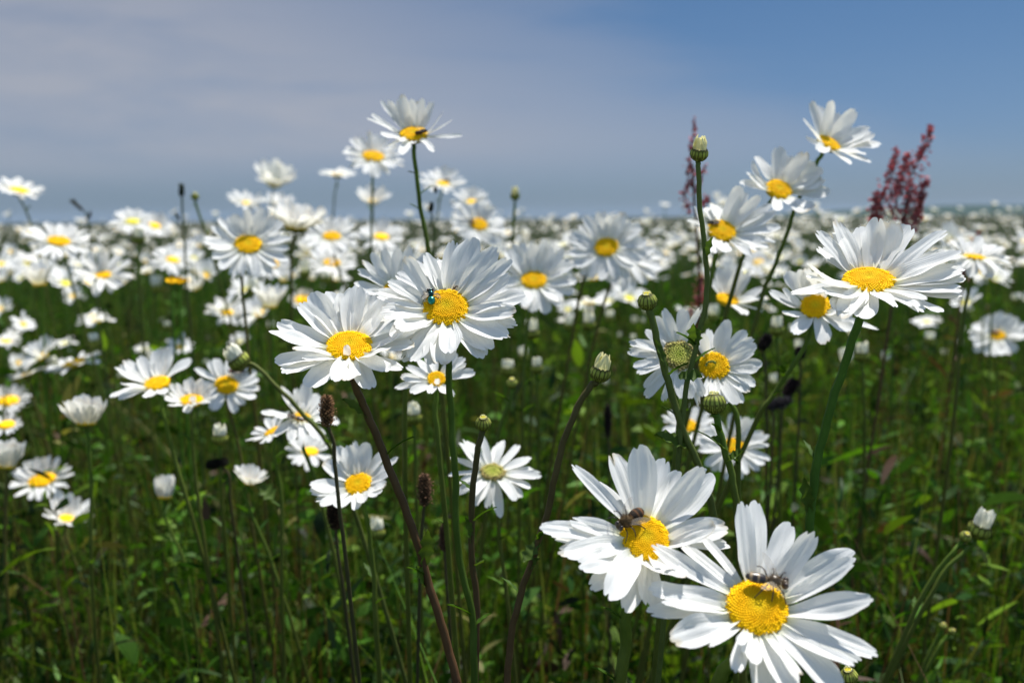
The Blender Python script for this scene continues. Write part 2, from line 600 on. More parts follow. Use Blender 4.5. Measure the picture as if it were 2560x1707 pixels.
def leaf_blade(acc, base, d, up, L, W, col, teeth=3, bend=0.4, seed=0):
    rs = np.random.default_rng(seed)
    d = unit(d)
    up = unit(up - (up @ d) * d)
    side = np.cross(d, up)
    nu, nv = 4 * teeth + 3, 3
    t = np.linspace(0, 1, nu)
    w = np.sin(np.clip(t * 0.93 + 0.07, 0, 1) * math.pi) ** 0.8 * (0.6 + 0.4 * t)
    w = w * (1 + 0.35 * (np.arange(nu) % 4 == 2) - 0.25 * (np.arange(nu) % 4 == 0))
    w[-1] = 0.02
    v = np.linspace(-1, 1, nv)
    T, V = np.meshgrid(t, v, indexing='ij')
    ctr = base + (t * L)[:, None] * d - (bend * L * t ** 2)[:, None] * up
    pts = ctr[:, None, :] + (V * w[:, None] * W / 2)[..., None] * side + (np.abs(V) * W * 0.18)[..., None] * up
    c = np.asarray(col) * rs.uniform(0.85, 1.15)
    acc.add(pts.reshape(-1, 3), grid_faces(nu, nv), c)


def head_frame(c, aspect, lean):
    v = unit(CAM - c)
    u = unit(UP - (UP @ v) * v)
    r = np.cross(u, v)
    r = unit(r)
    if r @ RIGHT < 0:
        r = -r
    dr = math.cos(R(lean)) * u + math.sin(R(lean)) * r
    th = math.acos(max(-0.6, min(0.995, aspect)))
    n = math.cos(th) * v + math.sin(th) * dr
    e1 = unit(dr - (dr @ n) * n)         # points to the far side of the disc
    e2 = np.cross(n, e1)
    return unit(n), e1, e2


GREEN = (0.075, 0.17, 0.014)
BROWN = (0.10, 0.085, 0.020)


def make_stem(root, top, nrm, way, d, rad, col, col2, sides=8, leaves=(), ground_dx=0.0, seed=0):
    """way: waypoints in the 2352 frame (x, y[, depth]); the stem then runs on to the ground"""
    pts = [top]
    if nrm is not None:
        gap = np.linalg.norm(Q(way[0][0], way[0][1], way[0][2] if len(way[0]) > 2 else d) - top)
        to1 = unit(Q(way[0][0], way[0][1], way[0][2] if len(way[0]) > 2 else d) - top)
        pts.append(top + (to1 * .7 - nrm * .3) * min(.010, .4 * gap))
    for w in way:
        pts.append(Q(w[0], w[1], w[2] if len(w) > 2 else d))
    base = np.array(parent_loc[root.name])
    last = pts[-1]
    if last[2] > 0.12:
        pts.append(last * 0.5 + base * 0.5 + np.array([0, 0, 0.02]))
    pts.append(base)
    path = catmull(pts, 7)
    a = Acc()
    n = len(path)
    wig = np.random.default_rng(seed + 3)
    q_ = np.arange(n)[:, None]
    path = path + np.clip(q_ / 6, 0, 1) * rad * (.16 * np.sin(q_ * .9 + wig.uniform(0, 6, 3)) + .08 * np.sin(q_ * 2.1 + wig.uniform(0, 6, 3)))
    rr = rad * (1 + 0.15 * np.linspace(0, 1, n))
    rr[0] *= 1.3
    tube(a, path, rr, sides, col, col2, ridge=0.07 if sides > 8 else 0.0)
    st = a.build('stem', M_stem, root)
    rs = np.random.default_rng(seed)
    if nrm is not None:
        for k in range(2):
            i = int(n * rs.uniform(.34, .72))
            az = rs.uniform(0, 6.28)
            la = Acc()
            leaf_blade(la, path[i], np.array([math.cos(az) * .6, math.sin(az) * .6, .85]), np.array([-math.cos(az), -math.sin(az), .8]), rs.uniform(.006, .013), rs.uniform(.002, .004),
                       (0.06, 0.13, 0.012), teeth=3, bend=.35, seed=seed + 50 + k)
            la.build('leaf', M_leaf, st)
    for i, lf in enumerate(leaves):
        # lf: (x, y, tip_x, tip_y, width in metres)
        b = Q(lf[0], lf[1], d)
        tpt = Q(lf[2], lf[3], d - 0.004)
        L = np.linalg.norm(tpt - b)
        la = Acc()
        leaf_blade(la, b, tpt - b, UP * 0.8 - FWD * 0.6 + RIGHT * rs.uniform(-.4, .4), L, lf[4], (0.075, 0.13, 0.02), teeth=3, bend=0.15, seed=i + seed)
        la.build('leaf', M_leaf, st)
    return st


def root_for(c, way, d, gdx=0.0):
    l = Q(way[-1][0], way[-1][1], way[-1][2] if len(way[-1]) > 2 else d)
    k = Q(way[-2][0], way[-2][1], d) if len(way) > 1 else c
    gdx = gdx + float(np.clip((l[0] - k[0]) / max(.005, k[2] - l[2]), -.6, .6)) * l[2] * .55
    return np.array([l[0] + gdx, max(0.02, l[1] + 0.02), 0.0])


CNT = [0]


def fit_petals(c, n, e1, e2, rad, tips, L0, eb, ef):
    """find azimuth, elevation and length of each petal so its tip falls where it is in the photo"""
    ph = np.linspace(0, 2 * math.pi, 144, endpoint=False)
    el = np.radians(np.arange(-75, 100, 5))
    Ls = L0 * np.array([0.55, 0.7, 0.8, 0.9, 1.0, 1.1, 1.2, 1.35])
    A, E, LL = np.meshgrid(ph, el, Ls, indexing='ij')
    rd = np.cos(A)[..., None] * e1 + np.sin(A)[..., None] * e2
    tp = c + rd * (rad * 0.92 + LL * np.cos(E))[..., None] + (LL * np.sin(E))[..., None] * n
    pr = proj(tp)
    k = (1 + np.cos(A)) / 2
    e0 = np.radians(eb) * k + np.radians(ef) * (1 - k)
    pri = ((E - e0) / R(28)) ** 2 + ((LL / L0 - 1) / 0.16) ** 2
    out = []
    taken = []
    for tx, ty, w in tips:
        cost = ((pr[..., 0] - tx) ** 2 + (pr[..., 1] - ty) ** 2) / 5.0 ** 2 + pri
        for (ta, te) in taken:
            da = np.abs((A - ta + math.pi) % (2 * math.pi) - math.pi)
            cost = cost + 0.8 * np.exp(-(da / 0.09) ** 2)
        i = np.unravel_index(np.argmin(cost), cost.shape)
        taken.append((A[i], E[i]))
        out.append((A[i], E[i], LL[i], w))
    return out


def daisy(label, x, y, a, aspect=0.6, lean=0, d=None, w=None, L=2.5, tips=None, fr=None, n=21, eb=25, ef=-8, way=None,
          leaves=(), detail=1, kind='yellow', col=GREEN, col2=BROWN, ragged=0.0, gdx=0.0, wid=1.0, group=None, srad=0.0011, extra=(), Lw=None):
    """x, y, a, w in the 2352 frame unless fr=(x0, y0, scale) is given for a crop"""
    CNT[0] += 1
    seed = CNT[0] * 131
    rs = np.random.default_rng(seed)
    if fr:
        px, py, ap = fr[0] + x / fr[2], fr[1] + y / fr[2], a / fr[2]
    else:
        px, py, ap = x * S, y * S, a * S
    if d is None:
        d = 0.05 * FPX / (w * S)
    c = P(px, py, d)
    nrm, e1, e2 = head_frame(c, aspect, lean)
    rad = ap * d / FPX
    c = c - nrm * rad * 0.10
    if tips is not None or w is None:
        L0 = L * rad
    elif Lw:
        L0 = Lw * S * d / FPX
    else:
        L0 = ((w * S * d / FPX) / 2 - rad * 0.92) * 1.16
    if way is None:
        sx_ = px / S
        w2 = rs.uniform(-5, 50) * (1 if sx_ < 1300 else -1)
        way = [(sx_ + (0.0 if abs(lean) < 5 else -lean * 0.4) + 6 * rs.standard_normal(), py / S + 40), (sx_ + w2, py / S + 160), (sx_ + w2 * 1.9 + rs.normal(0, 12), py / S + 330)]
    root = empty('daisy', root_for(c, way, d, gdx))
    tag(root, label, 'daisy', group)
    make_stem(root, c - nrm * rad * 0.35, nrm, way, d, srad, col, col2, 12 if detail > 1 else 7, leaves, seed=seed)
    ac = Acc()
    disc_mesh(ac, c, nrm, e1, e2, rad, {2: 460, 1: 150, 0: 0}[detail], kind, seed)
    ac.build('disc', M_disc, root)
    ac = Acc()
    calyx_mesh(ac, c - nrm * rad * 0.16, nrm, e1, e2, rad * 0.92, seed, nb=14 if detail else 9, depth=0.40)
    ac.build('calyx', M_bract, root)
    nu, nv = {2: (13, 13), 1: (9, 7), 0: (7, 5)}[detail]
    if tips is not None:
        tp = []
        for t in tips:
            tx, ty = (fr[0] + t[0] / fr[2], fr[1] + t[1] / fr[2]) if fr else (t[0] * S, t[1] * S)
            tp.append((tx, ty, t[2] if len(t) > 2 else 1.0))
        plist = fit_petals(c, nrm, e1, e2, rad, tp, L0, eb, ef)
    else:
        plist = []
        for k in range(n):
            ph = 2 * math.pi * (k + 0.35 * rs.uniform(-1, 1)) / n
            kk = (1 + math.cos(ph)) / 2
            e = R(eb * kk + ef * (1 - kk) + rs.normal(0, 7 + 14 * ragged))
            Lk = L0 * (1 + rs.normal(0, 0.06 + 0.1 * ragged))
            if rs.uniform() < ragged * 0.25:
                continue
            plist.append((ph, e, Lk, (rs.uniform(0.8, 1.25) - 0.35 * ragged)))
    plist += [(R(t[0]), R(t[1]), t[2] * L0, t[3]) for t in extra]
    W0 = (0.35 if detail else 0.40) * L0 * wid
    for i, (ph, e, Lk, wk) in enumerate(plist):
        pa = Acc()
        layer = -rad * (0.02 + 0.05 * (i % 3))
        bend = rs.normal(0.05, 0.10) + (0.18 if e < R(-5) else 0.0) + (-0.16 if e > R(35) else 0.0)
        petal_grid(pa, c + nrm * layer, nrm, e1, e2, rad * 0.90, ph, e, Lk * (1.04), min(W0 * wk, Lk * 0.5), bend, rs.normal(0, 0.16 + 0.3 * ragged),
                   rs.normal(0, 0.03 + 0.08 * ragged), rs.uniform(0.05, 0.22), rs.uniform(0.02, 0.085), nu, nv, seed + i,
                   rs.uniform(0.95, 1.0), rs.normal(0, 0.10 + 0.3 * ragged), rs.uniform(0.045, 0.075))
        pa.build('petal', M_petal, root)
    return dict(c=c, n=nrm, e1=e1, e2=e2, rad=rad, d=d, root=root)


# ------------------------------------------------------------------ the near daisies, petal by petal
HERO = {}
fA = (660, 700, 5.6)
HERO['A'] = daisy('sharp open daisy with a petal curled over its disc, left of the fly daisy', 1195, 900, 328, 0.60, -2, d=0.352,
    fr=fA, L=2.3, eb=38, ef=-12, detail=2, col=(0.075, 0.055, 0.018), col2=(0.11, 0.050, 0.026), srad=0.0013,
    tips=[(95, 735, 1.1), (340, 690, 1.1), (235, 550), (490, 335, 1.1), (665, 190, 1.2), (930, 130, 1.2), (860, 260, .7), (1095, 175),
          (1255, 65, 1.3), (1380, 155, .8), (1530, 215, 1.5), (1700, 240, 1.1), (1890, 420, 1.4), (1990, 690, .7), (2200, 705), (2085, 920, 1.4),
          (1740, 950, 1.2), (1890, 1220, .9), (1690, 1250, 1.1), (1450, 1495, 1.1), (1225, 1350, 1.1), (985, 1420, .8), (640, 1490, 1.4),
          (285, 1260, 1.2), (160, 1140, 1.2), (590, 1080, 1.0), (425, 940, .6)],
    extra=[(172, 112, 0.27, 0.8)],
    way=[(818, 890), (850, 965), (900, 1090), (950, 1220), (988, 1350), (1040, 1525), (1058, 1620)],
    leaves=[(848, 962, 792, 912, 0.005), (972, 1300, 985, 1220, 0.006), (975, 1345, 960, 1300, 0.006)])
fB = (940, 580, 4.6125)
HERO['B'] = daisy('sharp open daisy whose yellow disc carries the green bottle fly', 805, 855, 268, 0.76, 0, d=0.362, fr=fB, L=2.4, eb=38, ef=-6, wid=.9,
    detail=2, col=(0.065, 0.12, 0.013), col2=(0.06, 0.10, 0.013), srad=0.0012,
    tips=[(5, 715, 1.3), (155, 570), (255, 450, .9), (340, 300), (450, 330, .9), (600, 230, .8), (890, 105), (1100, 70, 1.5), (1365, 140, 1.4),
          (1550, 345, 1.2), (1545, 500, 1.1), (1715, 730, 1.4), (1600, 940, 1.2), (1600, 1030, .9), (1600, 1090, .8), (1520, 1225, .35),
          (1460, 1210, 1.3), (1300, 1320, 1.2), (1230, 1440, 1.2), (900, 1360, 1.3), (760, 1500, 1.4), (620, 1510, 1.2), (400, 1480, 1.2),
          (310, 1450, .8), (200, 1200, 1.2), (220, 1080, 1.3), (60, 900, 1.3), (650, 330, 1.2), (770, 310, 1.4)],
    way=[(1030, 840), (1036, 950), (1046, 1100), (1052, 1260), (1085, 1420), (1090, 1600)])
fC = (1960, 520, 4.9)
HERO['C'] = daisy('large sharp daisy on the right with tall back petals shading its disc', 1040, 865, 312, 0.46, 4, d=0.345, fr=fC, L=2.55, eb=52, ef=-14, wid=.88,
    detail=2, col=(0.060, 0.14, 0.012), col2=(0.05, 0.11, 0.012), srad=0.0013,
    tips=[(445, 265, .8), (430, 460, .9), (300, 660, 1.1), (310, 865), (110, 1060, 1.2), (500, 1000, 1.3), (650, 160, .9), (640, 250), (905, 230, 1.2),
          (1130, 120, 1.1), (1090, 220), (1320, 155, 1.5), (1470, 220, 1.3), (1960, 250, .9), (1920, 470, .7), (2170, 560, 1.5), (2190, 730, 1.4),
          (2200, 850, 1.2), (2155, 1020, 1.2), (2150, 1065, .9), (1970, 1225, .8), (1700, 1140, .5), (1640, 1200, .8), (1700, 1240, .8),
          (1290, 1190, .9), (980, 1310, 1.3), (690, 1215, 1.5), (700, 1310, 1.1)],
    way=[(1974, 735), (1932, 860), (1888, 1010), (1864, 1150), (1860, 1300), (1852, 1620)],
    leaves=[(1862, 1180, 1846, 1100, 0.005)])
fD = (1340, 1090, 3.408)
HERO['D'] = daisy('front daisy with a furry brown bee at the upper left of its disc', 935, 855, 213, 0.86, 30, d=0.300, fr=fD, L=2.85, eb=28, ef=-4, wid=.74,
    detail=2, srad=0.0016,
    tips=[(320, 240, .9), (530, 380, .7), (690, 150, 1.3), (900, 70, 1.6), (1090, 190, 1.3), (1240, 320, 1.3), (1420, 270, 1.2), (1530, 350, 1.7),
          (1530, 770, 1.3), (1640, 790, 1.4), (1640, 920), (1060, 1140, .9), (1250, 1190, 1.2), (1010, 1450, 1.3), (790, 1490, 1.1), (590, 1365, 1.5),
          (490, 1310), (395, 1100, 1.5), (255, 1000, 1.3), (190, 940), (145, 840), (55, 760, 1.1), (310, 690)],
    way=[(1440, 1400), (1435, 1500), (1412, 1620)])
fE = (1600, 1230, 3.2867)
HERO['E'] = daisy('nearest daisy at the lower right with a striped hoverfly and torn front petals', 965, 935, 252, 0.84, 20, d=0.280, fr=fE, L=2.65, eb=30, ef=-8, wid=.68,
    detail=2, srad=0.0017,
    tips=[(110, 450), (360, 420, .8), (530, 370, .6), (790, 95, 1.1), (870, 260, 1.3), (945, 70, 1.2), (1200, 260, 1.2), (1210, 500, .9), (1425, 320, 1.2),
          (1740, 500, 1.5), (1775, 590), (1910, 860, 1.4), (1930, 1335, 1.1), (1805, 1335, .9), (1730, 1400, .7), (1640, 1590, 1.4), (1325, 1490, .6),
          (1270, 1620, 1.3), (1050, 1680, 1.4), (930, 1370), (830, 1240, .5), (785, 1460, .8), (580, 1275, .35), (250, 1170, 1.5), (75, 985, 1.2),
          (90, 790, 1.3), (200, 880, 1.0)],
    way=[(1700, 1500), (1650, 1560), (1640, 1640)])
fF = (1700, 420, 6.533)
HERO['F'] = daisy('daisy right of the tall bud stem with a black bee on its disc', 685, 1010, 232, 0.66, 18, d=0.53, fr=fF, L=2.6, eb=42, ef=-10, detail=1,
    tips=[(130, 860, .9), (240, 650, .9), (420, 650), (560, 600), (830, 560), (990, 280, 1.2), (1110, 410, .8), (1320, 450, .9), (1530, 610, .9), (1610, 690),
          (1620, 960), (1540, 1200, .9), (1440, 1280, 1.1), (1180, 1400, .8), (730, 1350, 1.1), (490, 1390, 1.1), (1290, 1330, .9)],
    way=[(1640, 600), (1625, 690), (1600, 800)])
fG = (1820, 230, 4.9)
HERO['G'] = daisy('daisy against the sky just below the highest right daisy, disc half shaded', 630, 1185, 163, 0.60, 24, d=0.55, fr=fG, L=2.8, eb=45, ef=-10, detail=1, wid=1.1,
    tips=[(340, 790), (290, 860, .8), (255, 1010), (180, 1140, .9), (610, 670, 1.1), (780, 780), (960, 740, 1.2), (1050, 850), (1150, 930, 1.5),
          (1190, 1080, 1.1), (1270, 1220, 1.2), (1070, 1410, .8), (950, 1480, 1.2), (600, 1450, .8)],
    way=[(1765, 470), (1715, 570), (1690, 640)])
HERO['H'] = daisy('highest daisy on the right, tilted away and standing alone against the blue sky', 1240, 620, 148, 0.36, 33, d=0.56, fr=fG, L=3.0, eb=50, ef=-12, detail=1, wid=1.1,
    tips=[(1030, 110), (1110, 160, .9), (1200, 240, .8), (1280, 120, .9), (1380, 270, 1.1), (1550, 200, 1.1), (920, 350, .9), (980, 560, .8), (1580, 440, .9),
          (1730, 450, 1.1), (1810, 520), (1870, 630, 1.1), (1680, 740, .9), (1740, 880, .6), (1500, 870, .9), (1100, 720)],
    way=[(1880, 368), (1830, 470), (1792, 580), (1758, 660), (1720, 800)])
fI = (840, 220, 6.918)
HERO['I'] = daisy('topmost daisy of all with thin upright petals and a dark bee, against the sky', 1340, 780, 240, 0.44, -4, d=0.53, fr=fI, L=2.5, eb=62, ef=5, detail=1, wid=0.8, ragged=0.4,
    tips=[(620, 450), (780, 220, .8), (930, 190, .75), (1080, 210), (1190, 110), (1320, 180), (1430, 240, 1.4), (1510, 190, .9), (1690, 230), (1840, 450, .4),
          (2020, 590, .5), (2140, 820, .7), (1740, 1060, .8), (1120, 1120), (740, 760, 1.1), (880, 1010, .9), (530, 490, .6), (1350, 330, 1.3), (1560, 350, 1.2)],
    extra=[(180, 15, 0.35, 0.8), (205, 10, 0.45, .9), (150, 20, .5, .9)],
    way=[(951, 350), (965, 470), (986, 590), (1000, 720)], leaves=[(954, 400, 938, 392, 0.002)])
fJ = (1550, 740, 5.408)
HERO['J'] = daisy('faded daisy with a greenish brown seedy disc and gappy petals behind bud stems', 800, 800, 213, 0.86, 10, d=0.42, fr=fJ, L=2.1, eb=12, ef=-8, detail=1, kind='old', ragged=0.3,
    tips=[(640, 150), (480, 260, 1.3), (880, 150, 1.2), (1035, 115, .6), (330, 480, .8), (140, 540, .9), (200, 600, .7), (85, 730, 1.1), (195, 950), (240, 1040, .8),
          (320, 1240, .7), (350, 1400), (620, 1440, .8), (850, 1380, 1.2), (950, 1370), (1140, 1350), (1100, 1480, .6)],
    way=[(1560, 960), (1545, 1100)])
HERO['K'] = daisy('daisy overlapping the faded seedy daisy, a small green caterpillar on its disc', 1280, 935, 205, 0.86, 25, d=0.44, fr=fJ, L=2.2, eb=22, ef=-4, detail=1,
    tips=[(1480, 345, 1.2), (1370, 400, .9), (1340, 470), (1190, 450, .8), (1700, 460, 1.1), (1820, 590, 1.2), (1840, 680), (1810, 750, .9), (1910, 900, 1.1), (1860, 1010, .9),
          (1840, 1180, 1.2), (1750, 1270), (1660, 1430), (1560, 1450, 1.2), (1430, 1440, 1.1), (1290, 1380), (1180, 1370, 1.1), (1010, 1040, .6)],
    extra=[(62, 58, 0.8, 1.1)], way=[(1690, 950), (1695, 1100)])
fM = (1740, 640, 5.113)
HERO['M'] = daisy('daisy partly covered by the drooping grey petal of the large right daisy', 1525, 635, 190, 0.76, 0, d=0.47, fr=fM, L=2.5, eb=48, ef=-6, detail=1,
    tips=[(1150, 200, 1.2), (1300, 180, 1.2), (1390, 150, 1.1), (1500, 200, 1.2), (1640, 220), (940, 440, 1.1), (1120, 430, .9), (1130, 730, .9), (1270, 990, 1.2), (1680, 1110, 1.2),
          (1970, 950, 1.2), (2330, 890, .6), (2000, 770, .9), (1900, 640)], way=[(1850, 790), (1780, 900), (1740, 960)])
HERO['N'] = daisy('cupped daisy below the black bee daisy, between the bud stem and a dark bending stem', 405, 548, 143, 0.44, 18, d=0.60, fr=fM, L=2.6, eb=62, ef=-5, detail=1,
    tips=[(110, 150, .8), (300, 150, 1.2), (400, 150, 1.2), (560, 160, 1.2), (680, 220), (870, 370, 1.1), (930, 540, 1.3), (850, 700, .5), (640, 740, 1.1), (560, 690, .7)],
    way=[(1650, 740), (1610, 850)])
fO = (740, 1080, 7.468)
HERO['O'] = daisy('broad petalled daisy behind the thick brown stem in the lower middle', 1155, 955, 250, 0.75, -20, d=0.47, fr=fO, L=2.4, eb=35, ef=-6, detail=1, wid=1.15,
    tips=[(235, 970, 1.3), (270, 1100, 1.2), (370, 1270), (490, 1370, 1.2), (770, 1400, 1.2), (1170, 1410, 1.1), (1290, 1280), (1550, 1150, 1.2), (1660, 950, 1.1), (1770, 720, .8),
          (1870, 440), (1650, 330, .8), (1330, 190, 1.3), (1110, 170, .6), (910, 240, 1.3), (760, 280, 1.1), (500, 550, 1.4)],
    way=[(840, 1180), (855, 1280), (865, 1450)])
fR_ = (240, 840, 5.6)
HERO['R'] = daisy('clean white daisy at the left with three wide upright petals', 850, 650, 173, 0.47, -14, d=0.60, fr=fR_, L=2.6, eb=50, ef=-12, detail=1, wid=1.2,
    tips=[(280, 460, 1.1), (390, 340, 1.1), (610, 280), (850, 190, 1.1), (950, 170, 1.2), (1050, 200), (1320, 320, .9), (210, 840, 1.1), (320, 870, .9), (350, 660, .8), (690, 840), (960, 770, .8)],
    way=[(375, 950), (400, 1050), (445, 1200)])
f1 = (600, 550, 2.94)
HERO['L'] = daisy('daisy tucked behind the fly daisy, its petals fanning up to the left', 1130, 495, 72, 0.72, -12, d=0.46, fr=f1, L=2.9, eb=40, ef=0, detail=1,
    tips=[(960, 230), (1060, 210), (1160, 180, 1.2), (1260, 190), (1370, 240, .9), (890, 290), (870, 360), (840, 465, 1.1), (880, 535), (1330, 400)], way=[(930, 760), (930, 1000)])
HERO['S'] = daisy('daisy hanging under the fly daisy, half hidden behind its green stem', 1445, 1165, 68, 0.80, 0, d=0.44, fr=f1, L=3.0, eb=35, ef=-12, detail=1,
    tips=[(1185, 1160, 1.2), (1130, 1240, .9), (1260, 1260, 1.2), (1230, 1080), (1310, 1020), (1400, 990), (1590, 980, .9), (1650, 1010), (1660, 1060, .8), (1725, 1115, 1.2), (1570, 1290, .8), (1510, 1270, .8), (1390, 1270, .9)],
    extra=[(185, 95, .4, .8)], way=[(1000, 950), (1015, 1100)])

